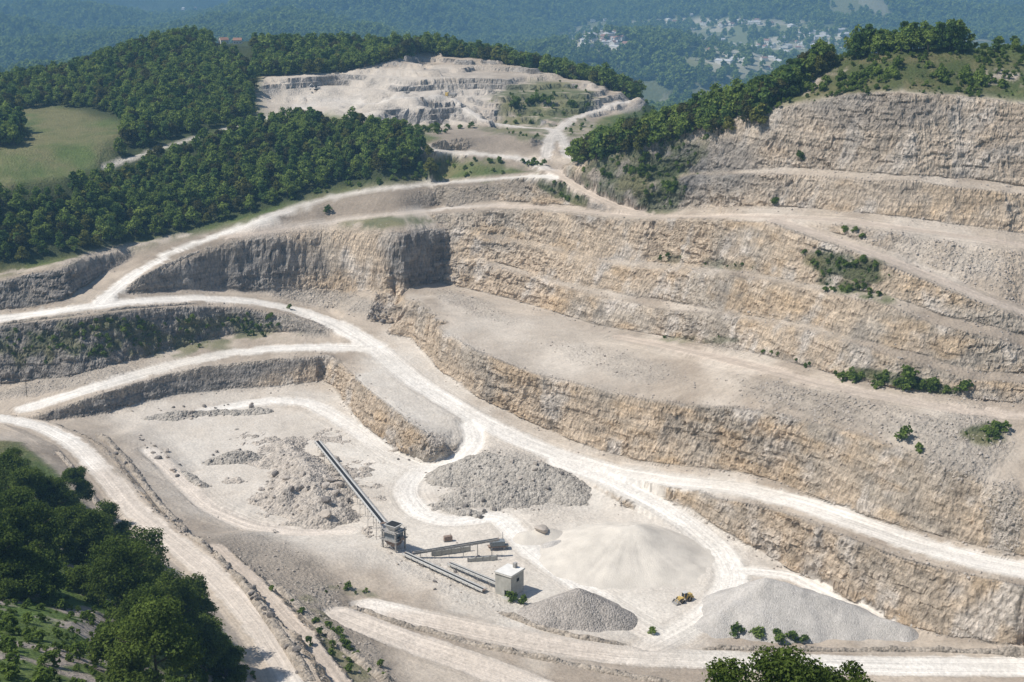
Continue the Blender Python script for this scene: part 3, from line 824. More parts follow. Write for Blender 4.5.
# ------------------------------------------------------------------ foliage
def leaf_material(name, ca, cb, rnd=0.5):
    m = bpy.data.materials.new(name)
    m.use_nodes = True
    nt = m.node_tree
    nt.nodes.clear()
    out = nt.nodes.new('ShaderNodeOutputMaterial')
    at = nd(nt, 'ShaderNodeAttribute', attribute_name='shade')
    oi = nd(nt, 'ShaderNodeObjectInfo')
    f = mathn(nt, 'ADD', mathn(nt, 'MULTIPLY', at.outputs['Fac'], 1 - rnd), mathn(nt, 'MULTIPLY', oi.outputs['Random'], rnd))
    mx = nd(nt, 'ShaderNodeMix', data_type='RGBA')
    mx.inputs['A'].default_value = (*ca, 1); mx.inputs['B'].default_value = (*cb, 1)
    nt.links.new(f, mx.inputs['Factor'])
    d = nt.nodes.new('ShaderNodeBsdfDiffuse'); t = nt.nodes.new('ShaderNodeBsdfTranslucent')
    g = nt.nodes.new('ShaderNodeMixShader'); g.inputs[0].default_value = .36
    nt.links.new(mx.outputs['Result'], d.inputs[0]); nt.links.new(mx.outputs['Result'], t.inputs[0])
    nt.links.new(d.outputs[0], g.inputs[1]); nt.links.new(t.outputs[0], g.inputs[2])
    nt.links.new(g.outputs[0], out.inputs[0])
    return m
M_LEAF = leaf_material('leaves_dark', (.088, .14, .03), (.30, .375, .095), .5)
M_LEAF_NEAR = leaf_material('leaves_near', (.024, .047, .010), (.17, .225, .05), .2)
M_LEAF_BUSH = leaf_material('leaves_bush', (.06, .10, .022), (.20, .27, .06), .5)
M_LEAF_OLIVE = leaf_material('leaves_olive', (.055, .062, .022), (.13, .125, .05), .5)
mb_, nt_, b_ = new_mat('bark'); b_.inputs['Base Color'].default_value = (.10, .08, .06, 1)
nn_ = nd(nt_, 'ShaderNodeTexNoise', Scale=6.0, Detail=5.0); rr_ = nd(nt_, 'ShaderNodeValToRGB')
rr_.color_ramp.elements[0].color = (.05, .04, .03, 1); rr_.color_ramp.elements[1].color = (.19, .155, .12, 1)
nt_.links.new(nn_.outputs[0], rr_.inputs[0]); nt_.links.new(rr_.outputs[0], b_.inputs['Base Color'])
M_BARK = mb_

def tube(path, radii, sides=6):
    path = np.array(path, float)
    v, f = [], []
    for i, p in enumerate(path):
        d = path[min(i + 1, len(path) - 1)] - path[max(i - 1, 0)]
        d = d / (np.linalg.norm(d) + 1e-9)
        a = np.cross(d, (0.3, 1, .2)); a /= np.linalg.norm(a)
        b = np.cross(d, a)
        for k in range(sides):
            t = 2 * math.pi * k / sides
            v.append(p + radii[i] * (a * math.cos(t) + b * math.sin(t)))
    for i in range(len(path) - 1):
        for k in range(sides):
            f.append((i * sides + k, i * sides + (k + 1) % sides, (i + 1) * sides + (k + 1) % sides, (i + 1) * sides + k))
    return np.array(v), np.array(f)

def join(parts):
    vs, fs, o = [], [], 0
    for v, f in parts:
        vs.append(v); fs.append(f + o); o += len(v)
    return np.concatenate(vs), np.concatenate(fs)

def leaves(rng, lobes, n, size, up=0.25, flat=0.8):
    """n leaf sprays spread through the lobes (centre, radius) of a crown"""
    c = np.array([l[0] for l in lobes]); r = np.array([l[1] for l in lobes])
    pick_ = rng.choice(len(lobes), n, p=r ** 2 / (r ** 2).sum())
    d = rng.normal(size=(n, 3)); d /= np.linalg.norm(d, axis=1, keepdims=True)
    d[:, 2] = np.abs(d[:, 2]) * np.where(rng.random(n) < .72, 1, -1)
    rad = rng.random(n) ** .38 * rng.uniform(.75, 1.12, n)
    pos = c[pick_] + d * (r[pick_] * rad)[:, None] * np.array((1, 1, flat))
    nrm = d * .7 + rng.normal(size=(n, 3)) * .55 + np.array((0, 0, up))
    nrm /= np.linalg.norm(nrm, axis=1, keepdims=True)
    a = np.cross(nrm, rng.normal(size=(n, 3))); a /= np.linalg.norm(a, axis=1, keepdims=True)
    b = np.cross(nrm, a)
    s = size * rng.uniform(.55, 1.35, n)
    a *= s[:, None]; b *= (s * rng.uniform(.5, .9, n))[:, None]
    bend = nrm * (s * .25)[:, None]
    v = np.stack([pos - a, pos - b * .9 + bend, pos + a * 1.1, pos + b + bend], 1).reshape(-1, 3)
    f = np.arange(n * 4).reshape(-1, 4)
    lobe_t = rng.random(len(lobes))
    sh = np.clip(.5 * lobe_t[pick_] + .5 * rng.random(n) + .12 * (rad - .8), 0, 1)
    return v, f, sh

def crown_lobes(rng, h, w, base=.28, n=9):
    L = [((0, 0, h * .66), w * .34)]
    for i in range(n):
        t = 2 * math.pi * (i + rng.random() * .7) / n * 2.4
        k = rng.random()
        z = h * (base + .12 + (.88 - base - .12) * k)
        rr = w * .5 * (1 - .75 * max(0, k - .25) ** 1.3) * rng.uniform(.45, .78)
        L.append(((math.cos(t) * rr, math.sin(t) * rr, z), w * rng.uniform(.17, .27)))
    L.append(((rng.normal() * w * .05, rng.normal() * w * .05, h * .87), w * .19))
    return L

def crown_mesh(name, rng, h, w, n, size, mat, base=.28, lobes=9, ln=None):
    v, f, s = leaves(rng, ln or crown_lobes(rng, h, w, base, lobes), n, size)
    me = mesh_np(name, v, f, mat)
    a = me.attributes.new('shade', 'FLOAT', 'FACE')
    a.data.foreach_set('value', s.astype(np.float32))
    return me

def trunk_mesh(name, rng, h, w, base=.28, limbs=5):
    parts = []
    lean = rng.normal(size=2) * .03 * h
    path = [(lean[0] * t, lean[1] * t, h * .78 * t - .4 * (t == 0)) for t in np.linspace(0, 1, 6)]
    r0 = h * .018 + .05
    parts.append(tube(path, [r0 * (1.25 if i == 0 else 1 - .16 * i) for i in range(6)], 7))
    for i in range(limbs):
        t = rng.uniform(.3, .75)
        p0 = np.array((lean[0] * t, lean[1] * t, h * .78 * t))
        a = rng.random() * 6.28
        tip = p0 + np.array((math.cos(a) * w * .36, math.sin(a) * w * .36, h * rng.uniform(.1, .22)))
        m = (p0 + tip) / 2 + np.array((0, 0, -h * .02))
        parts.append(tube([p0, m, tip], [r0 * .5, r0 * .33, r0 * .1], 5))
    v, f = join(parts)
    return mesh_np(name, v, f, M_BARK, True)

def tree_mesh_single(name, rng, h, w, n, size, mat):
    """small tree in the distance: crown and stem in one mesh"""
    v, f, s = leaves(rng, crown_lobes(rng, h, w, .04, 8), n, size)
    tv, tf = tube([(0, 0, -.5), (0, 0, h * .3), (0, 0, h * .7)], [.22, .17, .06], 5)
    V_, F_ = join([(v, f), (tv, tf)])
    me = mesh_np(name, V_, F_, mat)
    me.materials.append(M_BARK)
    me.polygons.foreach_set('material_index', np.r_[np.zeros(len(f), np.int32), np.ones(len(tf), np.int32)])
    a = me.attributes.new('shade', 'FLOAT', 'FACE')
    a.data.foreach_set('value', np.r_[s, np.zeros(len(tf))].astype(np.float32))
    return me

LEAFS = [M_LEAF, leaf_material('leaves_fresh', (.09, .135, .03), (.28, .34, .08), .5), M_LEAF, leaf_material('leaves_deep', (.048, .092, .026), (.17, .25, .07), .5), M_LEAF_OLIVE, leaf_material('leaves_yellow', (.07, .085, .02), (.26, .26, .07), .5)]
TREE_VAR = [tree_mesh_single('broadleaf_tree', np.random.default_rng(100 + i), h, w, 520, .72, LEAFS[i]) for i, (h, w) in enumerate(((11, 9.6), (9.5, 9.4), (13, 10.2), (12, 8.2), (10, 9.2), (8.5, 8.4)))]
FAR_VAR = [tree_mesh_single('distant_tree', np.random.default_rng(200 + i), 12, 10, 90, 1.9, M_LEAF) for i in range(3)]
BUSH_VAR = [crown_mesh('shrub', np.random.default_rng(300 + i), 2.6, 3.4, 170, .36, M_LEAF_BUSH if i != 1 else M_LEAF, base=0.0, lobes=6) for i in range(3)]

BIGBUSH = crown_mesh('shrub', np.random.default_rng(333), 6.5, 8.5, 3600, .27, M_LEAF_NEAR, base=0.0, lobes=16)
# where trees stand: (x, y, z, scale, zone)
cand = []
FRONT = []
def scatter_px(poly, spacing, zone, smin=.62, smax=1.25, keep=1.0):
    """trees on a jittered world grid wherever the ground lies in the image polygon"""
    pts = [gpick(*p) for p in poly]
    pts = np.array([p for p in pts if p is not None])
    lo, hi = pts[:, :2].min(0) - 10, pts[:, :2].max(0) + 10
    gx, gy = np.meshgrid(np.arange(lo[0], hi[0], spacing), np.arange(lo[1], hi[1], spacing))
    gx = (gx + RNG.uniform(-.45, .45, gx.shape) * spacing).ravel(); gy = (gy + RNG.uniform(-.45, .45, gy.shape) * spacing).ravel()
    z = np.array([ground(a, b) for a, b in zip(gx, gy)])
    px, py, dep = project(np.c_[gx, gy, z])
    m = inpoly(poly, px, py) & (RNG.random(len(gx)) < keep)
    for a, b, c in zip(gx[m], gy[m], z[m]):
        cand.append((a, b, c, RNG.uniform(smin, smax), zone))

def behind(line, dds, step, zone, smin, smax, keep=1.0):
    """trees along and behind a skyline: image polyline of ground points, then so many metres further back"""
    for (x0, y0), (x1, y1) in zip(line[:-1], line[1:]):
        n = max(1, int(abs(x1 - x0) / step))
        for i in range(n):
            t = (i + RNG.random() * .9) / n
            g = gpick(x0 + (x1 - x0) * t, y0 + (y1 - y0) * t)
            if g is None: continue
            h = g[:2] / np.linalg.norm(g[:2])
            for dd in dds:
                if RNG.random() > keep: continue
                if dd <= 7 and zone == 'ridge': FRONT.append(len(cand))
                q = g[:2] + h * (dd + RNG.uniform(-2.5, 2.5)) + RNG.uniform(-2, 2, 2)
                cand.append((q[0], q[1], ground(*q), RNG.uniform(smin, smax), zone))

scatter_px([(-60, 278), (0, 268), (78, 251), (157, 235), (200, 228), (260, 208), (300, 193), (345, 182), (430, 174), (440, 165), (430, 150), (405, 134), (340, 124), (300, 122), (256, 130), (215, 141), (160, 161), (120, 177), (60, 192), (-60, 214)], 5.9, 'mid', .6, 1.1)
scatter_px([(-60, 112), (0, 111), (60, 106), (112, 114), (128, 128), (112, 158), (150, 146), (215, 127), (252, 115), (254, 78), (240, 62), (215, 50), (185, 41), (150, 48), (110, 63), (60, 79), (0, 89), (-60, 92)], 7.0, 'hill', .8, 1.15)
scatter_px([(-40, 148), (0, 148), (20, 146), (25, 138), (18, 130), (0, 128), (-40, 130)], 6.5, 'clump', 1.1, 1.4)
behind([(-60, 91), (0, 88), (60, 79), (110, 64), (150, 49), (185, 42), (215, 51)], (4, 12, 20, 30, 42, 56), 4, 'hill', .8, 1.15)
behind([(256, 77), (300, 75), (340, 73), (380, 65), (400, 60), (428, 54)], (4, 12, 20, 30, 42, 55, 70, 90, 115, 140, 180), 4.5, 'belt', .9, 1.3)
for a_, b_ in zip(*(lambda r: (r[:-1], r[1:]))([(430, 52, 122), (470, 58, 119), (512, 65, 115.5), (560, 77, 109), (600, 87, 103), (640, 97, 98)])):
    A_, B_ = np.array(P(*a_)), np.array(P(*b_))
    for t in np.linspace(0, 1, 9, endpoint=False):
        for dd in (3, 11, 19, 28, 40, 55, 75, 100):
            q = A_ + (B_ - A_) * t
            h = q[:2] / np.linalg.norm(q[:2])
            q = q[:2] + h * (dd + RNG.uniform(-3, 3)) + RNG.uniform(-3, 3, 2)
            cand.append((q[0], q[1], ground(*q), RNG.uniform(.9, 1.35), 'belt'))
behind([(578, 165), (600, 159), (640, 146), (670, 136), (700, 129), (720, 123), (750, 115), (775, 109)], (1, 7, 14, 22, 31, 42), 5, 'ridge', .85, 1.3)
behind([(640, 146), (670, 136), (700, 129), (750, 112), (790, 92), (815, 74), (832, 64)], (-1, 6, 14, 22, 31), 5, 'ridge', .8, 1.2)
behind([(853, 57), (870, 55), (900, 52), (962, 50)], (1, 7, 14), 5.5, 'row', .75, 1.1)
behind([(966, 50), (1024, 53), (1060, 55)], (0, 8), 15, 'row', .45, .75)
print('tree candidates', len(cand))

cand = np.array([(a, b, c, s, {'mid': 0, 'hill': 1, 'clump': 2, 'belt': 3, 'ridge': 4, 'row': 5}[z]) for a, b, c, s, z in cand])
px, py, dep = project(cand[:, :3])
size = cand[:, 3] * FPX / dep
inv_ = (px > 2) & (px < 1022) & (py < 680)
frontmost = np.isin(np.arange(len(cand)), FRONT)
prio = size * np.where(inv_, 1, 0) * np.where(cand[:, 4] == 1, .5, 1) * np.where(cand[:, 4] == 5, 1.6, 1) * np.where((cand[:, 4] == 4) & ~frontmost, .3, 1) * np.where(cand[:, 4] == 2, 2, 1)
order = np.argsort(-prio)
N_IND = 270
ZL = ['dense green broadleaf tree near the front edge of the mid-left wood', 'tree on the dark wooded hill behind the field', 'tall dark tree in the small clump at the edge of the field',
      'dark tree in the belt behind the far quarry', 'green tree in the band along the ridge above the right wall', 'dark bushy tree in the row on top of the right hill']
ZG = ['trees of the mid-left wood', 'trees of the wooded hill', 'clump of trees in the field', 'tree belt behind the far quarry', 'trees along the ridge', 'tree row on the hilltop']
for k in order[:N_IND]:
    a, b, c, s, z = cand[k]
    vi = int(RNG.choice(6, p=(.2, .16, .14, .2, .2, .1) if z in (4, 1) else (.35, 0, .2, .45, 0, 0) if z == 5 else (.26, .2, .2, .24, .04, .06)))
    o = link('broadleaf_tree', TREE_VAR[vi], None, (a, b, c - .2))
    o.rotation_euler = (0, 0, RNG.random() * 6.28)
    o.scale = (s * RNG.uniform(.9, 1.1), s * RNG.uniform(.9, 1.1), s * RNG.uniform(.85, 1.15))
    tag(o, ZL[int(z)], 'tree', ZG[int(z)])

def instancer(name, pts, variants, label, scales, names):
    me = bpy.data.meshes.new(name)
    me.vertices.add(len(pts)); me.vertices.foreach_set('co', np.ascontiguousarray(pts, np.float32).ravel())
    for nm, typ, val in (('tscale', 'FLOAT', scales.astype(np.float32)), ('trot', 'FLOAT', RNG.random(len(pts)).astype(np.float32) * 6.28), ('tvar', 'INT', RNG.integers(0, len(variants), len(pts)).astype(np.int32))):
        me.attributes.new(nm, typ, 'POINT').data.foreach_set('value', val)
    o = tag(link(name, me), label, None, None, 'stuff')
    ng = bpy.data.node_groups.new(name, 'GeometryNodeTree')
    ng.interface.new_socket('Geometry', in_out='INPUT', socket_type='NodeSocketGeometry')
    ng.interface.new_socket('Geometry', in_out='OUTPUT', socket_type='NodeSocketGeometry')
    gi, go = ng.nodes.new('NodeGroupInput'), ng.nodes.new('NodeGroupOutput')
    j = ng.nodes.new('GeometryNodeJoinGeometry')
    for v in reversed(variants):
        q = ng.nodes.new('GeometryNodeObjectInfo'); q.inputs['Object'].default_value = v; q.inputs['As Instance'].default_value = True; q.transform_space = 'ORIGINAL'
        ng.links.new(q.outputs['Geometry'], j.inputs[0])
    ip = ng.nodes.new('GeometryNodeInstanceOnPoints'); ip.inputs['Pick Instance'].default_value = True
    def attr(nm, t):
        q = ng.nodes.new('GeometryNodeInputNamedAttribute'); q.data_type = t; q.inputs['Name'].default_value = nm
        return q.outputs['Attribute']
    ng.links.new(gi.outputs[0], ip.inputs['Points']); ng.links.new(j.outputs[0], ip.inputs['Instance'])
    ng.links.new(attr('tvar', 'INT'), ip.inputs['Instance Index'])
    cx = ng.nodes.new('ShaderNodeCombineXYZ'); ng.links.new(attr('trot', 'FLOAT'), cx.inputs['Z'])
    ng.links.new(cx.outputs[0], ip.inputs['Rotation'])
    ng.links.new(attr('tscale', 'FLOAT'), ip.inputs['Scale'])
    ng.links.new(ip.outputs[0], go.inputs[0])
    o.modifiers.new('scatter', 'NODES').node_group = ng
    return o

def proto(mesh, loc, label, cat, group):
    o = link(mesh.name.split('.')[0], mesh, None, loc)
    return tag(o, label, cat, group)
# variants for the masses are trees that stand in the scene
by_mesh = {}
for o in COL.objects:
    if o.name.startswith('broadleaf_tree'): by_mesh.setdefault(o.data.name, o)
tree_protos = [by_mesh[m.name] for m in TREE_VAR if m.name in by_mesh]
rest = cand[order[N_IND:]]
instancer('forest', rest[:, :3] - np.array((0, 0, .2)), tree_protos, 'dense dark green forest on the slopes left of and behind the quarry', rest[:, 3], None)

# woods of the valley and the hills beyond
nf = 70000
az = np.radians(RNG.uniform(-23, 23, nf)); dd_ = np.sqrt(RNG.uniform(1450 ** 2, 7000 ** 2, nf))
wx, wy = np.sin(az) * dd_, np.cos(az) * dd_
wo_, wt_ = field_mask(wx, wy)
keepm = RNG.random(nf) < np.where(wo_ > .5, np.where(wt_ > .4, .10, .04), 1.0)
wx, wy, dd_ = wx[keepm], wy[keepm], dd_[keepm]
wz = far_height(wx, wy)
near_z = np.array([ground(a, b) if d < 2150 else -999 for a, b, d in zip(wx, wy, dd_)])
ok = ~((near_z > wz) & (near_z > -40))
wz = np.maximum(wz, near_z)
nears = ok & (np.hypot(wx, wy) > 1380)
wpts = np.c_[wx, wy, wz - .4][nears]
fprotos = []
for i, mvar in enumerate(FAR_VAR):
    q = wpts[np.argmin(np.abs(np.hypot(wpts[:, 0] + 150 - 140 * i, wpts[:, 1] - 1700)))]
    o = link('distant_tree', mvar, None, tuple(q))
    fprotos.append(tag(o, 'small hazy tree in the valley wood behind the far quarry', 'tree', 'trees of the valley wood'))
instancer('far_forest', wpts, fprotos, 'hazy blue-green woods covering the valley and distant hills', RNG.uniform(.8, 1.35, len(wpts)) * np.interp(np.hypot(wpts[:, 0], wpts[:, 1]), [1500, 3000, 7000], [.95, 1.7, 2.4]), None)

# ------------------------------------------------------------------ foreground trees
def near_tree(px_, py_, h, w, seed, label, n=13000, size=.27, sparse=False, loc=None, group='trees on the foreground slope', mat=None):
    rng = np.random.default_rng(seed)
    g = gpick(px_, py_) if loc is None else np.array(loc)
    root = empty('broadleaf_tree', (g[0], g[1], g[2] - .3), rng.random() * 6.28)
    tag(root, label, 'tree', group)
    lobes = [(c_, r_ * .72) for c_, r_ in crown_lobes(rng, h, w, .04, 30)]
    link('crown', crown_mesh('crown', rng, h, w, n if not sparse else n // 3, size, mat or M_LEAF_NEAR, ln=lobes), root)
    link('trunk', trunk_mesh('trunk', rng, h, w, limbs=9 if sparse else 6), root)
    return root
NT = [(12, 508, 15, 11, 'tall dark tree at the left picture edge, highest of the foreground trees'),
      (58, 530, 13, 10, 'dark tree beside the road, right of the tall tree at the left edge'),
      (-22, 530, 15, 12, 'dark tree cut by the left picture edge beside the foreground road'),
      (34, 566, 13, 12, 'bushy dark tree in the middle of the foreground group at the left'),
      (88, 566, 12, 11, 'dark tree left of the thin see-through tree by the road'),
      (0, 588, 11, 10, 'lowest dark tree at the left picture edge above the bright shrubs'), (-14, 556, 13, 12, 'dark tree half outside the left picture edge'), (38, 592, 9, 9, 'small dark tree at the upper left of the stony patch'), (22, 545, 12, 11, 'dark tree inside the dense left part of the foreground group'), (70, 556, 11, 11, 'dark tree in the core of the foreground group above the stony patch'),
      (122, 612, 13, 13, 'broad dark tree right above the stony patch'),
      (172, 645, 14, 12, 'large dark tree whose shadow reaches onto the road'),
      (206, 672, 12, 10, 'dark tree nearest the road at the bottom of the foreground group'),
      (158, 692, 13, 12, 'dark tree at the bottom picture edge right of the stony slope'),
      (78, 505, 11, 9, 'dark tree at the road edge above the thin see-through tree'), (30, 520, 13, 11, 'dark tree just below the tall one at the left edge'), (110, 545, 11, 10, 'round dark tree left of the thin see-through tree and right of the dense group'),
      (190, 625, 11, 10, 'dark tree closest to the road below the thin see-through tree'), (140, 600, 12, 11, 'dark tree beneath the thin see-through tree'), (226, 690, 10, 9, 'rightmost dark tree of the foreground group at the bottom edge'), (150, 655, 12, 11, 'dark tree in the middle of the lower foreground group'),
      (118, 676, 8, 8, 'small dark tree at the bottom edge beside the stony slope')]
for i, (a, b, h, w, lb) in enumerate(NT):
    near_tree(a, b, h * 1.3, w * 1.4, 500 + i, lb)
near_tree(146, 584, 17, 17, 540, 'thin see-through tree at the road with the pale ground showing through it', sparse=True, size=.36)
for i, (a, top, wd, lb) in enumerate([(728, 664, 7.8, 'left of the three leafy crowns at the bottom picture edge'), (790, 647, 9.4, 'tallest of the three leafy crowns at the bottom picture edge'), (846, 660, 7.4, 'right of the three leafy crowns at the bottom picture edge')]):
    dd = 95.0 + 3 * (i - 1)
    zt = CAMZ - tanth(top) * dd
    xx = (a - CX) / FPX * (dd * CP + (CAMZ - zt) * SP)
    gz = ground(xx, dd)
    near_tree(0, 0, zt - gz + .6, wd, 560 + i, lb, n=13000, size=.14, loc=(xx, dd, gz), group='leafy crowns at the bottom edge')

def shrub(px_, py_, s, label, group=None, var=None):
    g = gpick(px_, py_)
    if g is None: return
    o = link('shrub', BUSH_VAR[var if var is not None else int(RNG.integers(0, 3))], None, (g[0], g[1], g[2] - .15 * s))
    o.scale = (s, s * RNG.uniform(.8, 1.2), s * RNG.uniform(.8, 1.15)); o.rotation_euler = (0, 0, RNG.random() * 6.28)
    return tag(o, label, 'shrub', group)
for a, b, s in ((20, 480, 2.6), (45, 500, 2.4), (75, 520, 2.2), (100, 545, 2.4), (60, 560, 2.8), (10, 560, 2.8), (30, 600, 2.6), (125, 570, 2.2), (105, 590, 2.4), (150, 600, 2.5), (185, 620, 2.3), (140, 640, 2.6), (200, 645, 2.2), (225, 670, 2.0), (185, 680, 2.6), (80, 590, 2.2), (8, 600, 1.6)):
    o = shrub(a, b, s * .42, 'dark undergrowth shrub filling the gaps between the foreground trees', 'undergrowth of the foreground trees', 1)
    o.data = BIGBUSH
for i in range(46):                                            # the brush on the slope at the lower left
    a, b = RNG.uniform(0, 120), RNG.uniform(585, 690)
    if a < 50 + (b - 590) * .1 or RNG.random() < .45:
        shrub(a, b, RNG.uniform(.5, 1.1), 'low light green shrub on the stony slope at the lower left corner', 'shrubs on the foreground slope', int(RNG.choice([0, 2])))

# ------------------------------------------------------------------ plain materials
def simple_mat(name, c, rough=.75, metal=0.0, var=.25, scale=1.5, bump=0.0):
    m, nt, b = new_mat(name)
    b.inputs['Roughness'].default_value = rough
    b.inputs['Metallic'].default_value = metal
    geo = nd(nt, 'ShaderNodeTexCoord')
    n = nd(nt, 'ShaderNodeTexNoise', Scale=scale, Detail=6.0, Roughness=.65)
    nt.links.new(geo.outputs['Object'], n.inputs['Vector'])
    r = nd(nt, 'ShaderNodeValToRGB')
    r.color_ramp.elements[0].position = .3; r.color_ramp.elements[0].color = (*[q * (1 - var) for q in c], 1)
    r.color_ramp.elements[1].position = .7; r.color_ramp.elements[1].color = (*[min(1, q * (1 + var)) for q in c], 1)
    nt.links.new(n.outputs[0], r.inputs[0]); nt.links.new(r.outputs[0], b.inputs['Base Color'])
    if bump:
        bu = nd(nt, 'ShaderNodeBump', Strength=.8, Distance=bump)
        nt.links.new(n.outputs[0], bu.inputs['Height']); nt.links.new(bu.outputs[0], b.inputs['Normal'])
    return m

def gravel_mat(name, c, scale=1.6, var=.4, dark=.35, bd=.5):
    m, nt, b = new_mat(name)
    geo = nd(nt, 'ShaderNodeNewGeometry')
    vo = nd(nt, 'ShaderNodeTexVoronoi', Scale=scale)
    vb = nd(nt, 'ShaderNodeTexNoise', Scale=.12, Detail=4.0)
    n = nd(nt, 'ShaderNodeTexNoise', Scale=scale * 2.2, Detail=3.0)
    for t in (vo, vb, n): nt.links.new(geo.outputs['Position'], t.inputs['Vector'])
    bw = nd(nt, 'ShaderNodeRGBToBW'); nt.links.new(vo.outputs['Color'], bw.inputs[0])
    f = mathn(nt, 'ADD', mathn(nt, 'MULTIPLY', mathn(nt, 'SUBTRACT', bw.outputs[0], .5), var * 2), 1.0)
    f = mathn(nt, 'ADD', f, mathn(nt, 'MULTIPLY', mathn(nt, 'SUBTRACT', vb.outputs[0], .5), .7))
    f = mathn(nt, 'ADD', f, mathn(nt, 'MULTIPLY', mathn(nt, 'SUBTRACT', n.outputs[0], .5), dark))
    sc = nd(nt, 'ShaderNodeVectorMath', operation='SCALE')
    sc.inputs[0].default_value = c
    nt.links.new(f, sc.inputs['Scale']); nt.links.new(sc.outputs[0], b.inputs['Base Color'])
    bu = nd(nt, 'ShaderNodeBump', Strength=.9, Distance=bd)
    nt.links.new(vo.outputs['Distance'], bu.inputs['Height']); bu.invert = True
    nt.links.new(bu.outputs[0], b.inputs['Normal'])
    return m
M_GRAV_PALE = gravel_mat('gravel_pale', (.60, .55, .48), 3.0, .06, .15, .10)
M_RUBBLE_PALE = gravel_mat('rubble_pale', (.43, .38, .325), 1.1, .35, .5, .5)
M_GRAV_COARSE = gravel_mat('gravel_coarse', (.36, .325, .29), 1.7, .35, .3, .4)
M_GRAV_GREY = gravel_mat('gravel_grey', (.46, .43, .395), 2.4, .20, .25, .2)
M_RUBBLE = gravel_mat('rubble', (.37, .335, .29), 1.2, .40, .5, .5)
M_BERM = gravel_mat('berm_soil', (.33, .285, .235), 1.1, .4, .5, .5)
M_STONE = simple_mat('stone', (.42, .37, .32), .95, 0, .3, .9, .3)
M_STONE_DARK = simple_mat('stone_weathered', (.20, .18, .165), .95, 0, .35, .9, .3)

# ------------------------------------------------------------------ heaps and banks
def heap(name, ridges, slope, mat, label, cat, cell=.8, noise=.35, nscale=.25, concave=False):
    rw = [[np.array(P(*q)) for q in r] for r in ridges]
    allp = np.concatenate([np.array(r) for r in rw])
    R = allp[:, 2].max() / slope * (1.5 if concave else 1) + 6
    lo, hi = allp[:, :2].min(0) - R, allp[:, :2].max(0) + R
    xs, ys = np.arange(lo[0], hi[0], cell), np.arange(lo[1], hi[1], cell)
    gx, gy = np.meshgrid(xs, ys)
    p = np.c_[gx.ravel(), gy.ravel()]
    z = np.full(len(p), -50.0)
    for r in rw:
        for a, b in zip(r[:-1], r[1:]):
            d = b - a
            t = np.clip(((p - a[:2]) @ d[:2]) / (d[:2] @ d[:2] + 1e-9), 0, 1)
            dist = np.hypot(*(p - a[:2] - t[:, None] * d[:2]).T)
            hz = a[2] + d[2] * t
            dd = np.sqrt(dist ** 2 + 2.0) - 1.4
            zz = hz - slope * dd
            if concave: zz = hz * np.clip(1 - dd * slope / hz / 1.45, 0, 1) ** 1.35 - .4 - .02 * dd
            z = np.maximum(z, zz)
    q3 = np.c_[p, np.zeros(len(p))]
    if concave and noise < .5:
        cc = allp[:, :2].mean(0)
        an = np.arctan2(p[:, 1] - cc[1], p[:, 0] - cc[0])
        z = z + np.clip(z, 0, 3) * .07 * (vnoise(np.c_[np.cos(an) * 9, np.sin(an) * 9, np.hypot(*(p - cc).T) * .04]) + .6 * vnoise(np.c_[np.cos(an) * 22, np.sin(an) * 22, np.hypot(*(p - cc).T) * .06]))
    z = z + noise * fbm(q3 * nscale + 3, 4) + (.32 * _hash(*np.floor(q3 * .7).astype(np.int64).T) * (name == 'rubble_heap')) + noise * 1.5 * fbm(q3 * .08, 2) * (z > -2)
    g = np.array([ground(a, b) if zz > -6 else 0 for (a, b), zz in zip(p, z)])
    dz = np.where(z > -6, z - g, -9)
    z = np.maximum(z, g - .7)
    ny, nx = gx.shape
    i = (np.arange(ny - 1)[:, None] * nx + np.arange(nx - 1)[None]).ravel()
    f = np.c_[i, i + 1, i + nx + 1, i + nx]
    f = f[(dz[f] > -.25).any(1) & (dz[f] > -8).all(1)]
    u, inv = np.unique(f, return_inverse=True)
    c = np.array((p[u, 0].mean(), p[u, 1].mean(), 0))
    o = link(name, mesh_np(name, np.c_[p[u], z[u]] - c, inv.reshape(-1, 4), mat, name != 'rubble_heap'), None, c)
    return tag(o, label, cat)

heap('gravel_pile', [[(606, 534, 8), (622, 526, 10.6), (636, 525, 10.8), (652, 535, 8)]], .46, M_GRAV_PALE, 'broad pale cone of crushed stone in the middle of the pit floor', 'gravel pile', noise=.3, concave=True)
heap('gravel_pile', [[(551, 598, 7.2), (578, 589, 9.4), (606, 604, 5.6)]], .66, M_GRAV_COARSE, 'coarse brown-grey gravel pile beside the concrete hut', 'gravel pile', .6)
heap('gravel_pile', [[(722, 612, 4.5), (765, 581, 11.5), (800, 590, 9.5), (850, 606, 6.2), (902, 628, 2.2)]], .6, M_GRAV_GREY, 'long pale grey gravel pile at the foot of the right lower cliff', 'gravel pile', .7, .8, .16)
heap('rubble_heap', [[(452, 464, 6), (488, 452, 9.6), (530, 462, 9.6), (574, 478, 7)], [(455, 494, 3.2), (500, 484, 6), (535, 488, 4.5)], [(436, 502, 1.6), (475, 510, 2.2)]], .52, M_RUBBLE, 'dark heap of blasted rubble below the bend of the haul road', 'rubble heap', .7, .9, .3)
heap('rubble_heap', [[(286, 440, 3), (298, 451, 5), (308, 471, 6.5), (322, 498, 6)], [(258, 499, 2.4), (282, 491, 5.0), (300, 485, 4.5), (318, 511, 4)], [(285, 466, 3.4), (300, 461, 4.6)]], .5, M_RUBBLE_PALE, 'pale heap of broken rock beside the long conveyor', 'rubble heap', .8, 1.3, .3, True)
heap('rubble_heap', [[(213, 457, 2.0), (230, 453, 3.0), (247, 452, 2.4)]], .6, M_RUBBLE, 'small lone mound of broken rock on the left pit floor', 'rubble heap', .7, .7, .4)
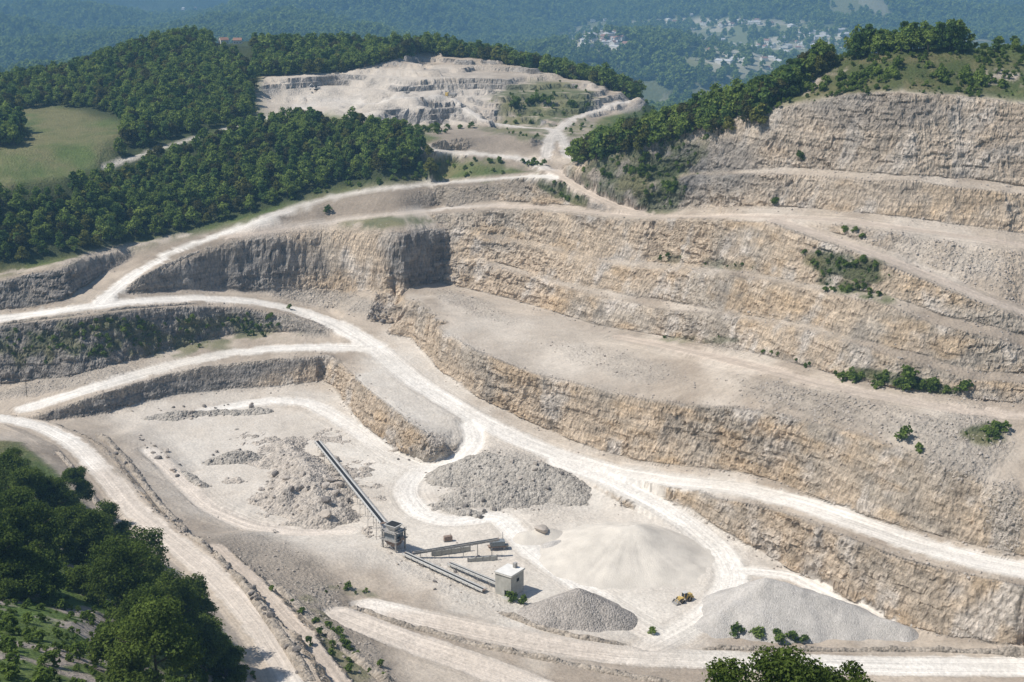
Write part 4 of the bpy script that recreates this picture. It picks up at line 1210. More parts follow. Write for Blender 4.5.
heap('rubble_heap', [[(148, 416, 1.4), (170, 413, 2.2), (200, 411, 1.6), (235, 408, 2.3), (266, 409, 1.2)]], .7, M_RUBBLE, 'low row of broken rock under the left bank', 'rubble heap', .7, .7, .4)
heap('rubble_heap', [[(134, 438, 2), (155, 449, 1.8), (180, 470, 2.1), (202, 484, 1.6)]], .7, M_RUBBLE, 'low row of broken rock beside the left floor track', 'rubble heap', .7, .7, .4)
heap('gravel_pile', [[(528, 532, 2.6), (546, 528, 3.4)]], .5, M_GRAV_PALE, 'small pale mound carrying a boulder beside the broad cone', 'gravel pile', .6)
heap('gravel_pile', [[(552, 541, 2.2), (559, 540, 2.2)]], .7, M_GRAV_GREY, 'smallest grey pile at the left foot of the broad cone', 'gravel pile', .5)

def berm(line, h, w, label, mat=None, rough=.8):
    pts = []
    for (x0, y0), (x1, y1) in zip(line[:-1], line[1:]):
        for t in np.linspace(0, 1, max(2, int(math.hypot(x1 - x0, y1 - y0) / 3)), endpoint=False):
            g = gpick(x0 + (x1 - x0) * t, y0 + (y1 - y0) * t)
            if g is not None and (not pts or np.linalg.norm(g[:2] - pts[-1][:2]) < 25): pts.append(g)
    q = np.array(pts)
    for _ in range(6): q[1:-1] = .5 * q[1:-1] + .25 * (q[:-2] + q[2:])
    L = np.r_[0, np.cumsum(np.linalg.norm(np.diff(q[:, :2], axis=0), axis=1))]
    s = np.arange(0, L[-1], .9)
    c = np.c_[np.interp(s, L, q[:, 0]), np.interp(s, L, q[:, 1])]
    d = np.gradient(c, axis=0); d /= np.linalg.norm(d, axis=1, keepdims=True)
    n = np.c_[-d[:, 1], d[:, 0]]
    prof = np.linspace(-1, 1, 9)
    v = []
    end = np.clip(np.minimum(s, L[-1] - s) / 4, 0, 1)
    hv = h * (0.15 + .6 * (vnoise(np.c_[s * .15, s * 0, s * 0 + h]) + 1)) * end
    for k, u in enumerate(prof):
        xy = c + n * (u * w / 2)
        gz = np.array([ground(a, b) for a, b in xy])
        nzv = fbm(np.c_[xy, gz] * .6, 3)
        z = gz + hv * (1 - u * u) + rough * nzv * (1 - u * u) * end - (.3 if abs(u) == 1 else 0)
        v.append(np.c_[xy, z])
    v = np.stack(v, 1)
    nn, m = v.shape[:2]
    i = (np.arange(nn - 1)[:, None] * m + np.arange(m - 1)[None]).ravel()
    f = np.c_[i, i + m, i + m + 1, i + 1]
    cc = v.reshape(-1, 3).mean(0)
    o = link('earth_berm', mesh_np('earth_berm', v.reshape(-1, 3) - cc, f, mat or M_BERM, False), None, cc)
    tag(o, label, 'berm')
    return np.c_[c, np.array([ground(a, b) for a, b in c]) + hv * .8]
b1 = berm([(98, 434), (118, 450), (134, 470), (148, 490), (166, 512), (188, 533), (214, 553), (240, 578), (262, 608), (284, 640), (312, 684)], 1.7, 4.0, 'rough stony berm along the right edge of the foreground road')
b2 = berm([(58, 452), (74, 470), (90, 494), (104, 512)], 1.2, 3.2, 'short stony berm on the left edge of the foreground road')
b3 = berm([(272, 582), (305, 612), (340, 645), (398, 690)], 1.8, 5.0, 'weedy berm between the terrace track and the bottom roads')
b4 = berm([(346, 606), (400, 624), (470, 643), (540, 658), (620, 674), (700, 690)], 1.2, 3.6, 'low berm parting the two haul roads at the bottom')
b5 = berm([(500, 612), (540, 628), (580, 638), (632, 646)], 1.1, 3.0, 'low stony berm below the coarse gravel pile')
b6 = berm([(702, 649), (800, 650), (900, 650), (1030, 652)], 1.1, 3.0, 'low stony berm along the upper edge of the bottom road')
b7 = berm([(130, 286), (160, 268), (190, 255), (215, 245)], .9, 2.4, 'small berm beside the road climbing to the forest')
b8 = berm([(60, 411), (110, 393), (160, 378), (220, 366), (300, 358)], .8, 2.2, 'thin berm on the outer edge of the second left road')
b9 = berm([(0, 324), (60, 317), (130, 308), (200, 303)], .8, 2.2, 'thin berm on the outer edge of the upper left road')

# ------------------------------------------------------------------ boulders
def rock_mesh(name, seed, mat):
    rng = np.random.default_rng(seed)
    bm = bmesh.new()
    bmesh.ops.create_icosphere(bm, subdivisions=2, radius=.5)
    pl = [(Vector(rng.normal(size=3)).normalized(), rng.uniform(.26, .42)) for _ in range(9)]
    sc = rng.uniform(.75, 1.3, 3)
    for v in bm.verts:
        p = v.co.copy()
        for n_, d_ in pl:
            k = p.dot(n_) - d_
            if k > 0: p -= n_ * k
        v.co = Vector((p.x * sc[0], p.y * sc[1], p.z * sc[2])) * 1.25
    me = bpy.data.meshes.new(name)
    bm.to_mesh(me); bm.free()
    me.materials.append(mat)
    return me
ROCKS = [rock_mesh('boulder', 700 + i, M_STONE) for i in range(5)]
DROCKS = [rock_mesh('boulder', 720 + i, M_STONE_DARK) for i in range(4)]
def obj_ground(x, y):
    """height of the ground or of whatever heap lies on it"""
    z = ground(x, y)
    for t in HEAPS:
        h = t.ray_cast(Vector((x, y, 600)), Vector((0, 0, -1)), 2000)
        if h[0] is not None: z = max(z, h[0].z)
    return z
HEAPS = []
for o in COL.objects:
    if o.name.split('.')[0] in ('gravel_pile', 'rubble_heap', 'earth_berm'):
        me = o.data
        HEAPS.append(BVHTree.FromPolygons([tuple(v.co + o.location) for v in me.vertices], [tuple(p.vertices) for p in me.polygons]))
n_b = 0
def boulder(x, y, s, label, group, dark=False):
    global n_b
    n_b += 1
    src = (DROCKS if dark else ROCKS)
    o = link('boulder', src[int(RNG.integers(0, len(src)))], None, (x, y, obj_ground(x, y) + s * .12))
    o.rotation_euler = tuple(RNG.uniform(-.5, .5, 2)) + (RNG.random() * 6.28,)
    o.scale = (s * RNG.uniform(.8, 1.3), s * RNG.uniform(.8, 1.2), s * RNG.uniform(.6, .95))
    return tag(o, label, 'boulder', group)
def along(q, n, jit, s0, s1, label, group, dark=False):
    for i in range(n):
        p = q[int(RNG.integers(0, len(q)))]
        boulder(p[0] + RNG.normal() * jit, p[1] + RNG.normal() * jit, RNG.uniform(s0, s1), label, group, dark)
along(b1, 62, .9, .7, 1.9, 'dark boulder on the berm along the right edge of the foreground road', 'boulders on the road berm', True)
along(b2, 9, .7, .6, 1.3, 'dark boulder on the short berm left of the foreground road', 'boulders on the short berm', True)
def on_heap(poly, n, s0, s1, label, group, dark=.3):
    k = 0
    lo, hi = np.min(poly, 0), np.max(poly, 0)
    while k < n:
        a, b = RNG.uniform(lo[0], hi[0]), RNG.uniform(lo[1], hi[1])
        if not inpoly(poly, np.array([a]), np.array([b]))[0]: continue
        g = None
        d = Vector(ray(a, b)).normalized()
        best = bvh.ray_cast(Vector((0, 0, CAMZ)), d, 3000)
        for t in HEAPS:
            h = t.ray_cast(Vector((0, 0, CAMZ)), d, 3000)
            if h[0] is not None and (best[0] is None or h[3] < best[3]): best = h
        if best[0] is None: continue
        s = s0 + (s1 - s0) * RNG.random() ** 2.2
        boulder(best[0].x, best[0].y, s, label, group, RNG.random() < dark)
        k += 1
on_heap([(250, 500), (290, 437), (315, 432), (335, 455), (362, 505), (345, 520), (262, 515)], 55, .8, 3.4, 'block of broken rock in the heap beside the long conveyor', 'blocks in the conveyor heap', .3)
on_heap([(425, 500), (455, 462), (490, 448), (540, 462), (590, 478), (575, 492), (540, 500), (470, 525)], 50, .6, 2.6, 'rock in the dark rubble heap below the road bend', 'rocks in the rubble heap', .4)
on_heap([(140, 420), (150, 408), (268, 403), (270, 413), (200, 418), (150, 424)], 24, .7, 2.2, 'rock in the low row under the left bank', 'rocks under the left bank', .4)
on_heap([(130, 436), (145, 434), (190, 468), (208, 486), (192, 490), (160, 462)], 24, .7, 2.2, 'rock in the low row beside the left floor track', 'rocks beside the floor track', .4)
on_heap([(207, 460), (215, 449), (255, 447), (258, 456), (235, 466)], 12, .7, 2.0, 'rock on the small lone mound of the left pit floor', 'rocks on the lone mound', .4)
on_heap([(360, 310), (385, 308), (402, 322), (398, 332), (380, 324)], 14, .8, 2.6, 'dark rock in the pile where the haul road meets the bench corner', 'rocks at the bench corner', .7)
on_heap([(400, 452), (412, 450), (410, 462), (398, 460)], 4, 1, 2.2, 'boulder at the toe of the ramp spur', 'boulders at the ramp spur', .5)
on_heap([(380, 545), (430, 540), (500, 545), (495, 575), (440, 595), (400, 570)], 22, .5, 1.5, 'loose rock lying around the crushing plant', 'rocks around the plant', .4)
boulder(*P(541, 529, 3.3)[:2], 4.4, 'large pale boulder on top of the small mound beside the broad cone', None)

# loose stones at the foot of the walls: nobody could count them
w_t = np.clip(TAL * (1 - ROCK) * 2.2 + RUB * .8, 0, 1) * (PX > -30) * (PX < 1054) * (PY > 170) * (PY < 690)
ids = RNG.choice(len(V), 9000, p=w_t / w_t.sum())
sp = V[ids] + np.c_[RNG.normal(size=(9000, 2)) * .5, np.zeros(9000)]
sp[:, 2] = [ground(a, b) + .05 for a, b in sp[:, :2]]
rock_protos = {}
for o in COL.objects:
    if o.name.startswith('boulder'): rock_protos.setdefault(o.data.name, o)
instancer('loose_stones', sp, [o for k_, o in rock_protos.items() if o.data.materials[0] == M_STONE][:5], 'loose stones strewn along the foot of the quarry walls', .2 + .8 * RNG.random(9000) ** 3, None)

# ------------------------------------------------------------------ shrubs on benches and banks
def shrub_row(line, n, s0, s1, label, group, var=None, jit=3):
    for i in range(n):
        t = RNG.random() * (len(line) - 1); k = int(t); f = t - k
        shrub(line[k][0] + (line[k + 1][0] - line[k][0]) * f + RNG.normal() * jit, line[k][1] + (line[k + 1][1] - line[k][1]) * f + RNG.normal() * jit * .4, RNG.uniform(s0, s1), label, group, var)
shrub_row([(840, 378), (880, 386), (915, 388), (935, 390)], 34, .6, 1.5, 'green shrub in the hedge-like row on the right bench', 'shrubs on the right bench')
shrub(908, 384, 2.6, 'largest rounded green shrub in the row on the right bench')
shrub(964, 393, 2.2, 'dark rounded shrub standing alone at the right end of the bench row')
shrub(904, 441, 1.9, 'lone green shrub on the slope below the bench track'); shrub(919, 451, 1.1, 'low dark shrub right below the lone green one on the slope')
shrub_row([(765, 352), (800, 364), (835, 375)], 9, .4, .8, 'tiny green shrub along the toe of the back wall', 'tiny shrubs at the wall toe')
shrub_row([(815, 262), (850, 266), (875, 272)], 9, .6, 1.1, 'dark shrub in the patch on the ledge below the ramp track', 'shrubs below the ramp track')
shrub_row([(815, 288), (850, 292), (886, 298)], 12, .6, 1.1, 'low green shrub in the line along the upper right ledge', 'shrubs on the upper right ledge')
shrub_row([(840, 230), (862, 238)], 4, .7, 1.2, 'small shrub between the two upper right tracks', 'shrubs between the tracks')
shrub_row([(985, 432), (1005, 428), (1018, 440)], 6, .8, 1.5, 'shrub in the gully at the right picture edge', 'shrubs in the right gully')
shrub_row([(722, 640), (745, 637), (770, 641), (800, 643)], 9, .9, 1.6, 'dark green shrub at the front foot of the long grey pile', 'shrubs at the grey pile')
shrub_row([(512, 600), (520, 606)], 4, .8, 1.3, 'small shrub at the corner of the concrete hut', 'shrubs at the hut')
shrub(652, 634, .9, 'small shrub at the right end of the coarse gravel pile')
shrub_row([(320, 592), (350, 593), (375, 594)], 5, .3, .6, 'low weed clump on the slope above the bottom roads', 'weeds above the bottom roads')
shrub_row([(278, 588), (340, 645), (392, 684)], 20, .35, .9, 'low weed on the berm between track and bottom roads', 'weeds on the berm')
shrub(309, 645, 1.0, 'yellow-green bush on the stony berm by the foreground road', None, 0)
shrub(328, 212, 1.8, 'upright green shrub on the bank above the tall cut face', None, 2)
shrub_row([(600, 180), (640, 170), (665, 178), (672, 195)], 22, .8, 1.7, 'shrub clinging to the left end of the upper right wall', 'shrubs on the upper wall')
shrub(800, 160, 1.6, 'dark shrub in the middle of the upper right wall'); shrub(775, 205, 1.5, 'green shrub at the toe of the upper right wall beside the track')
shrub_row([(545, 165), (480, 162), (440, 165)], 14, .8, 1.5, 'low shrub on the bank beside the track to the far quarry', 'shrubs beside the far track')
shrub_row([(500, 108), (540, 100), (585, 112)], 22, 1.0, 2.2, 'shrub on the overgrown spoil slope of the far quarry', 'shrubs on the far spoil slope')
shrub_row([(395, 130), (440, 132), (470, 128)], 14, 1.0, 2.2, 'shrub at the front edge of the far quarry', 'shrubs before the far quarry')
shrub_row([(800, 92), (850, 82), (900, 74), (960, 78), (1015, 86)], 55, .7, 2.0, 'olive shrub on the grassy top of the right hill', 'shrubs on the right hill', 1, 9)
shrub_row([(0, 345), (100, 340), (200, 325), (290, 320)], 38, .5, 1.2, 'scrubby bush on the grey left bank below the upper road', 'bushes on the left bank', None, 12)
shrub_row([(285, 200), (330, 190), (420, 178), (520, 172)], 26, .6, 1.3, 'low shrub on the grass verge between wood and forest road', 'shrubs on the forest verge')

# scrub that nobody could count: on the hilltop, the banks and the verges
w_s = np.clip(VEG * .8 + V_GREEN * (1 - forest) * (DEP > 420) * (PX > 560) * (PY < 130) * (.25 + .75 * sstep(0, .3, n3)) * 6, 0, 6) * (PX > -20) * (PX < 1044) * (PY > 40) * (PY < 690) * (DEP < 1150)
w_s[w_s < .15] = 0
ids = RNG.choice(len(V), 3600, p=w_s / w_s.sum())
sp = V[ids].copy(); sp[:, 2] -= .1
bush_protos = {}
for o in COL.objects:
    if o.name.startswith('shrub') and o.data != BIGBUSH: bush_protos.setdefault(o.data.name, o)
instancer('scrub', sp, list(bush_protos.values())[:3], 'low scrub and weeds on the hilltop, ledges and banks', .18 + .95 * RNG.random(3600) ** 2, None)

w_u = (lab_v == 5) * (PX > -10) * (PX < 260) * (PY > 420) * (PY < 700)
ids = RNG.choice(len(V), 1500, p=w_u / w_u.sum())
sp = V[ids].copy(); sp[:, 2] -= .1
instancer('undergrowth', sp, [o for o in bush_protos.values() if o.data.materials[0] == M_LEAF_BUSH][:2] or list(bush_protos.values())[:2], 'green undergrowth covering the steep foreground slope', .18 + .5 * RNG.random(1500) ** 2, None)

# ------------------------------------------------------------------ crushing plant
def box(w, d, h, at=(0, 0, 0), bev=0.0):
    """a box of w x d x h standing on `at`"""
    x, y, z = w / 2, d / 2, h
    v = np.array([(-x, -y, 0), (x, -y, 0), (x, y, 0), (-x, y, 0), (-x, -y, z), (x, -y, z), (x, y, z), (-x, y, z)], float) + np.array(at)
    f = np.array([(0, 3, 2, 1), (4, 5, 6, 7), (0, 1, 5, 4), (1, 2, 6, 5), (2, 3, 7, 6), (3, 0, 4, 7)])
    return v, f
def frustum(w0, d0, w1, d1, h, at=(0, 0, 0)):
    v, f = box(1, 1, h)
    v[:4, 0] *= w0; v[:4, 1] *= d0; v[4:, 0] *= w1; v[4:, 1] *= d1
    return v + np.array(at), f
def bar(a, b, r=.09):
    v, f = tube([a, b], [r, r], 4)
    return v, f
def cyl(c, axis, r, L, n=14):
    axis = np.array(axis, float)
    a, b = np.array(c) - axis * L / 2, np.array(c) + axis * L / 2
    v, f = tube([a, a, b, b], [0.01, r, r, .01], n)
    return v, f
def part(name, geo, mat, parent, smooth=False):
    v, f = geo if isinstance(geo, tuple) else join(geo)
    return link(name, mesh_np(name, v, f, mat, smooth), parent)
M_STEEL = simple_mat('steel_grey', (.36, .345, .325), .6, .2, .35, 1.2)
M_PALE = simple_mat('pale_steel', (.58, .57, .54), .6, .1, .15, .8)
M_RUST = simple_mat('rusty_steel', (.27, .20, .16), .85, .1, .45, 1.4)
M_RUBBER = simple_mat('rubber', (.025, .025, .027), .85, 0, .3, 2)
M_CONC = simple_mat('concrete_wall', (.43, .42, .38), .9, 0, .22, .5, .05)
M_ROOF = simple_mat('hut_roof', (.72, .70, .66), .8, 0, .1, .6)
M_DARK = simple_mat('dark_opening', (.03, .03, .03), .9)
M_YEL = simple_mat('machine_yellow', (.56, .40, .13), .5, 0, .2, 1.2)
M_GLASS = simple_mat('cab_glass', (.03, .04, .05), .15)
M_BLUE = simple_mat('blue_steel', (.22, .245, .265), .6, .2, .3, 1.2)

def conveyor(a, b, label, width=1.6, nsup=5, cover=True):
    a, b = np.array(a, float), np.array(b, float)
    d = b - a
    L = np.linalg.norm(d)
    root = empty('belt_conveyor', (a[0], a[1], ground(a[0], a[1])), math.atan2(d[1], d[0]))
    za = a[2] - root.location.z
    run, rise = math.hypot(d[0], d[1]), d[2]
    sl = lambda x: za + rise * x / run
    tag(root, label, 'conveyor', None)
    w = width / 2
    def plank(y0, y1, z0, z1):
        v = np.array([(x, y, sl(x) + z) for x in (0, run) for z in (z0, z1) for y in (y0, y1)])
        return v, np.array([(0, 1, 3, 2), (4, 6, 7, 5), (0, 4, 5, 1), (2, 3, 7, 6), (0, 2, 6, 4), (1, 5, 7, 3)])
    part('belt', [plank(-w * .6, w * .6, .02, .14)], M_RUBBER, root)
    part('side_rail', [plank(w * .62, w, -.45, .35)], M_PALE if cover else M_STEEL, root)
    part('side_rail', [plank(-w, -w * .62, -.45, .35)], M_PALE if cover else M_STEEL, root)
    if cover: part('walkway', [plank(w + .05, w + .85, -.2, -.08)], M_STEEL, root)
    for x in (.2, run - .2): part('drum', cyl((x, 0, sl(x) - .1), (0, 1, 0), .38, width * .95), M_RUST, root, True)
    for i in range(int(run / 3.2)):
        x = 1.6 + i * 3.2
        part('idler', [box(.35, width * 1.25, .5, (x, 0, sl(x) - .55))], M_STEEL, root)
    for i in range(nsup):
        x = run * (i + .5) / nsup
        c, s = math.cos(root.rotation_euler.z), math.sin(root.rotation_euler.z)
        gz = ground(a[0] + c * x, a[1] + s * x) - root.location.z - .2
        if sl(x) - .5 - gz < .3: continue
        part('support_leg', [bar((x, -w, gz), (x, -w * .8, sl(x) - .4)), bar((x, w, gz), (x, w * .8, sl(x) - .4)), bar((x, -w, gz + (sl(x) - gz) * .4), (x, w, gz + (sl(x) - gz) * .7), .06)], M_STEEL, root)
    return root
conveyor(P(317, 441, 3.2), P(383, 523, 9.5), 'long pale belt conveyor running down to the crusher', 2.2, 9)
conveyor(P(413, 553, 2.5), P(499, 539, 6.5), 'thin inclined belt conveyor right of the crusher', 1.3, 6, False)
conveyor(P(404, 553, 2.2), P(484, 590, 2.0), 'low belt conveyor leading from the crusher toward the bottom road', 1.7, 7)
conveyor(P(449, 563, 1.8), P(497, 583, 3.0), 'short low belt conveyor ending at the concrete hut', 1.4, 4)

g = gpick(394, 548)
root = tag(empty('rock_crusher', g, math.radians(-35)), 'grey steel rock crusher tower at the foot of the long conveyor', 'crusher')
for sx in (-3, 3):
    for sy in (-2.6, 2.6): part('leg', box(.5, .5, 8.2, (sx, sy, -.4)), M_STEEL, root)
part('lower_housing', frustum(3.6, 3.2, 5.4, 4.6, 2.6, (0, 0, 1.4)), M_RUST, root)
part('crusher_body', box(5.2, 4.4, 2.4, (0, 0, 4.1)), M_BLUE, root)
dk = part('deck', box(7.6, 6.8, .22, (0, 0, 3.9)), M_STEEL, root)
part('railing', [bar((x0, y0, 5.1), (x1, y1, 5.1), .06) for x0, y0, x1, y1 in ((-3.8, -3.4, 3.8, -3.4), (3.8, -3.4, 3.8, 3.4), (3.8, 3.4, -3.8, 3.4), (-3.8, 3.4, -3.8, -3.4))] + [bar((x, y, 4.1), (x, y, 5.1), .05) for x in (-3.8, 0, 3.8) for y in (-3.4, 3.4)], M_STEEL, dk)
dk = part('deck', box(7.0, 6.2, .22, (0, 0, 6.8)), M_STEEL, root)
part('railing', [bar((x0, y0, 8.0), (x1, y1, 8.0), .06) for x0, y0, x1, y1 in ((-3.5, -3.1, 3.5, -3.1), (3.5, -3.1, 3.5, 3.1), (3.5, 3.1, -3.5, 3.1), (-3.5, 3.1, -3.5, -3.1))] + [bar((x, y, 7.0), (x, y, 8.0), .05) for x in (-3.5, 0, 3.5) for y in (-3.1, 3.1)], M_STEEL, dk)
part('hopper', frustum(2.4, 2.2, 5.2, 4.6, 2.2, (0, 0, 7.1)), M_PALE, root)
part('hopper_mouth', box(4.4, 3.8, .1, (0, 0, 9.3)), M_DARK, root)
part('motor', [cyl((3.4, 0, 4.7), (0, 1, 0), .7, 1.8), box(1.4, 2.0, .5, (3.4, 0, 4.1))], M_RUST, root, False)
part('flywheel', cyl((-2.9, 0, 5.3), (1, 0, 0), 1.2, .4), M_STEEL, root)
part('stair', [bar((-4.4, -3.0 + i * .55, .2 + i * .42), (-3.4, -3.0 + i * .55, .2 + i * .42), .09) for i in range(10)] + [bar((-4.4, -3.2, 0), (-4.4, 2.2, 4.1), .08), bar((-3.4, -3.2, 0), (-3.4, 2.2, 4.1), .08)], M_STEEL, root)
part('brace', [bar((-3, -2.6, .2), (3, -2.6, 3.8), .1), bar((3, -2.6, .2), (-3, -2.6, 3.8), .1), bar((3, -2.6, .2), (3, 2.6, 3.8), .1)], M_STEEL, root)

g = gpick(497, 549)
root = tag(empty('screening_unit', g, math.radians(10)), 'low dark screening machine at the end of the thin conveyor', 'machine')
part('screen_box', frustum(5.0, 2.4, 5.6, 2.8, 1.7, (0, 0, 1.6)), M_BLUE, root)
part('chassis', box(6.4, 2.2, .5, (0, 0, 1.0)), M_RUST, root)
for x in (-2.4, 2.4):
    for y in (-.9, .9): part('leg', box(.3, .3, 1.3, (x, y, -.2)), M_STEEL, root)
part('chute', frustum(1.0, 1.0, 1.6, 1.8, 1.2, (3.4, 0, .4)), M_STEEL, root)
part('mast', [bar((2.2, .8, 3.2), (2.2, .8, 6.0), .1)], M_STEEL, root)
g = gpick(448, 541)
root = tag(empty('generator', g, .3), 'small rusty engine unit behind the thin conveyor', 'machine')
part('housing', box(3.0, 1.6, 1.7, (0, 0, .3)), M_RUST, root); part('skid', box(3.4, 1.4, .3), M_STEEL, root); part('exhaust', [bar((.9, 0, 2.0), (.9, 0, 2.9), .1)], M_STEEL, root)
# low walls of old bins between conveyor and hut
for (x0, y0), (x1, y1), h, lb in (((432, 556), (470, 551), 2.2, 'low pale bin wall under the thin conveyor'), ((468, 562), (497, 560), 2.0, 'low broken bin wall just left of the hut')):
    a, b = gpick(x0, y0), gpick(x1, y1)
    d = b - a
    o = tag(empty('bin_wall', (*((a + b) / 2)[:2], min(a[2], b[2])), math.atan2(d[1], d[0])), lb, 'wall')
    L = math.hypot(d[0], d[1])
    part('panel', box(L, .35, h, (0, 0, -.3)), M_CONC, o)
    for k in range(5): part('post', box(.4, .6, h + .35, (-L / 2 + L * k / 4, .05, -.3)), M_STEEL, o)

# ------------------------------------------------------------------ concrete hut
c0 = np.array(P(511, 598.5, ground(*P(511, 598.5, 0)[:2])))
ang = math.radians(55)
W, D, H = 7.4, 6.4, 7.6
root = tag(empty('concrete_hut', c0, ang), 'tall concrete hut with a pale flat roof at the end of the conveyors', 'building')
t = .3
part('wall', box(W, t, H + .4, (W / 2, t / 2, -.4)), M_CONC, root)
part('wall', box(W, t, H + .4, (W / 2, D - t / 2, -.4)), M_CONC, root)
part('wall', box(t, D - 2 * t, H + .4, (W - t / 2, D / 2, -.4)), M_CONC, root)
dw, dh = 1.9, 2.3
part('wall', [box(t, D - 2 * t - dw - .5, dh + .4, (t / 2, t + .5 + dw + (D - 2 * t - dw - .5) / 2, -.4)), box(t, .5, dh + .4, (t / 2, t + .25, -.4)), box(t, D - 2 * t, H - dh, (t / 2, D / 2, dh))], M_CONC, root)
part('doorway', box(.12, dw - .1, dh - .05, (.55, t + .5 + dw / 2, 0)), M_DARK, root)
w_o = part('window', box(1.5, .1, 1.2, (3.9, -.02, 4.7)), M_DARK, root); part('frame', [box(1.7, .14, .12, (3.9, -.02, 4.58)), box(1.7, .14, .12, (3.9, -.02, 5.92)), box(.12, .14, 1.34, (3.1, -.02, 4.64)), box(.12, .14, 1.34, (4.7, -.02, 4.64))], M_CONC, w_o)
rf = part('roof', box(W + .7, D + .7, .35, (W / 2, D / 2, H + .003)), M_ROOF, root)
part('parapet', [box(W + .7, .2, .18, (W / 2, -.25, H + .35)), box(.2, D + .3, .18, (-.25, D / 2 + .1, H + .35))], M_CONC, rf)
part('chimney', box(1.2, 1.0, 1.7, (W - .9, D * .45, H + .36)), M_STEEL, rf)
part('step', box(1.6, 2.2, .25, (-.9, t + .5 + dw / 2, -.1)), M_CONC, root)

# ------------------------------------------------------------------ machines
def loader(loc, rz, label):
    r = tag(empty('wheel_loader', loc, rz), label, 'loader')
    for x in (-1.55, 1.55):
        for y in (-1.1, 1.1):
            wh = part('wheel', cyl((x, y, .78), (0, 1, 0), .78, .62, 18), M_RUBBER, r, False)
            part('hub', cyl((x, y + (.28 if y > 0 else -.28), .78), (0, 1, 0), .36, .16, 10), M_YEL, wh)
    part('rear_body', [frustum(2.7, 1.7, 2.3, 1.5, 1.25, (-1.75, 0, .95)), box(.35, 2.2, .6, (-3.1, 0, .8))], M_YEL, r)
    part('front_frame', [box(1.9, 1.1, .8, (1.3, 0, .75)), box(1.0, 2.1, .14, (1.55, 0, 1.6))], M_YEL, r)
    cb = part('cab', frustum(1.5, 1.5, 1.3, 1.35, 1.35, (-.25, 0, 1.7)), M_GLASS, r)
    part('cab_roof', box(1.7, 1.6, .16, (-.25, 0, 3.06)), M_PALE, cb)
    part('cab_pillar', [bar((-.95 + .1, y, 1.7), (-.85 + .1, y * .93, 3.06), .08) for y in (-.74, .74)] + [bar((.5, y, 1.7), (.4, y * .93, 3.06), .08) for y in (-.74, .74)], M_YEL, cb)
    for y in (-.55, .55): part('lift_arm', [bar((1.2, y, 1.75), (2.5, y, 1.25), .16), bar((2.5, y, 1.25), (3.2, y, .5), .16)], M_YEL, r)
    v = np.array([(x, y, z) for y in (-1.35, 1.35) for x, z in ((3.0, .15), (4.2, .12), (4.15, .2), (3.2, .3), (3.0, .75), (3.25, 1.25), (3.12, 1.3), (2.85, .8))])
    f = np.array([(i, (i + 1) % 8, 8 + (i + 1) % 8, 8 + i) for i in range(8)])
    bk = part('bucket', (v, f), M_STEEL, r)
    part('bucket_side', [(np.array([(x, y + e, z) for e in (-.05, .05) for x, z in ((3.0, .15), (4.2, .13), (3.2, 1.27), (2.9, .8))]), np.array([(0, 1, 2, 3), (7, 6, 5, 4), (0, 4, 5, 1), (1, 5, 6, 2), (2, 6, 7, 3), (3, 7, 4, 0)])) for y in (-1.35, 1.35)], M_STEEL, bk)
    part('exhaust', [bar((-2.2, .4, 2.2), (-2.2, .4, 2.9), .07)], M_STEEL, r)
    return r
g = gpick(684, 601)
loader(g, math.radians(212), 'yellow wheel loader parked on the pit floor in front of the broad cone')

def dump_truck(loc, rz, label, s=1.0):
    r = tag(empty('dump_truck', loc, rz), label, 'truck')
    for x in (-2.6, -1.3, 2.4):
        for y in (-1.1, 1.1): part('wheel', cyl((x, y, .6), (0, 1, 0), .6, .5, 12), M_RUBBER, r)
    part('chassis', box(7.4, 1.0, .35, (0, 0, .8)), M_STEEL, r)
    part('dump_body', frustum(4.6, 2.2, 5.2, 2.6, 1.5, (-1.3, 0, 1.2)), M_STEEL, r)
    cb = part('cab', frustum(1.9, 2.4, 1.6, 2.2, 2.0, (2.6, 0, 1.0)), M_YEL, r)
    part('windscreen', box(.06, 1.9, .8, (3.52, 0, 1.9)), M_GLASS, cb)
    r.scale = (s, s, s)
    return r
g = gpick(451, 97.5); dump_truck(g, math.radians(150), 'small dark dump truck on the track in the far quarry', 1.15)
def excavator(loc, rz, label):
    r = tag(empty('excavator', loc, rz), label, 'excavator')
    for y in (-1.2, 1.2): part('track', [box(4.0, .6, .8, (0, y, 0)), cyl((-2, y, .4), (0, 1, 0), .4, .6), cyl((2, y, .4), (0, 1, 0), .4, .6)], M_RUBBER, r)
    part('upper_body', [box(3.6, 2.6, 1.3, (-.5, 0, .95))], M_PALE, r)
    part('cab', box(1.4, 1.1, 1.6, (.7, .75, 1.3)), M_GLASS, r)
    part('boom', [bar((1.0, -.3, 1.6), (3.6, -.3, 4.8), .25), bar((3.6, -.3, 4.8), (5.6, -.3, 3.2), .22)], M_PALE, r)
    part('stick', [bar((5.6, -.3, 3.4), (5.2, -.3, 1.0), .18)], M_PALE, r)
    part('bucket', frustum(.9, 1.0, .6, 1.1, .9, (5.0, -.3, .2)), M_STEEL, r)
    return r
g = gpick(317, 90); excavator(g, math.radians(200), 'pale excavator working in the far quarry below its upper rim')
g = gpick(27, 397)
r = tag(empty('utility_pole', g), 'thin wooden pole beside the second left road', 'pole')
part('shaft', tube([(0, 0, -.3), (0, 0, 7.5)], [.16, .11], 8), M_BARK, r); part('crossarm', box(1.6, .12, .14, (0, 0, 6.8)), M_BARK, r)

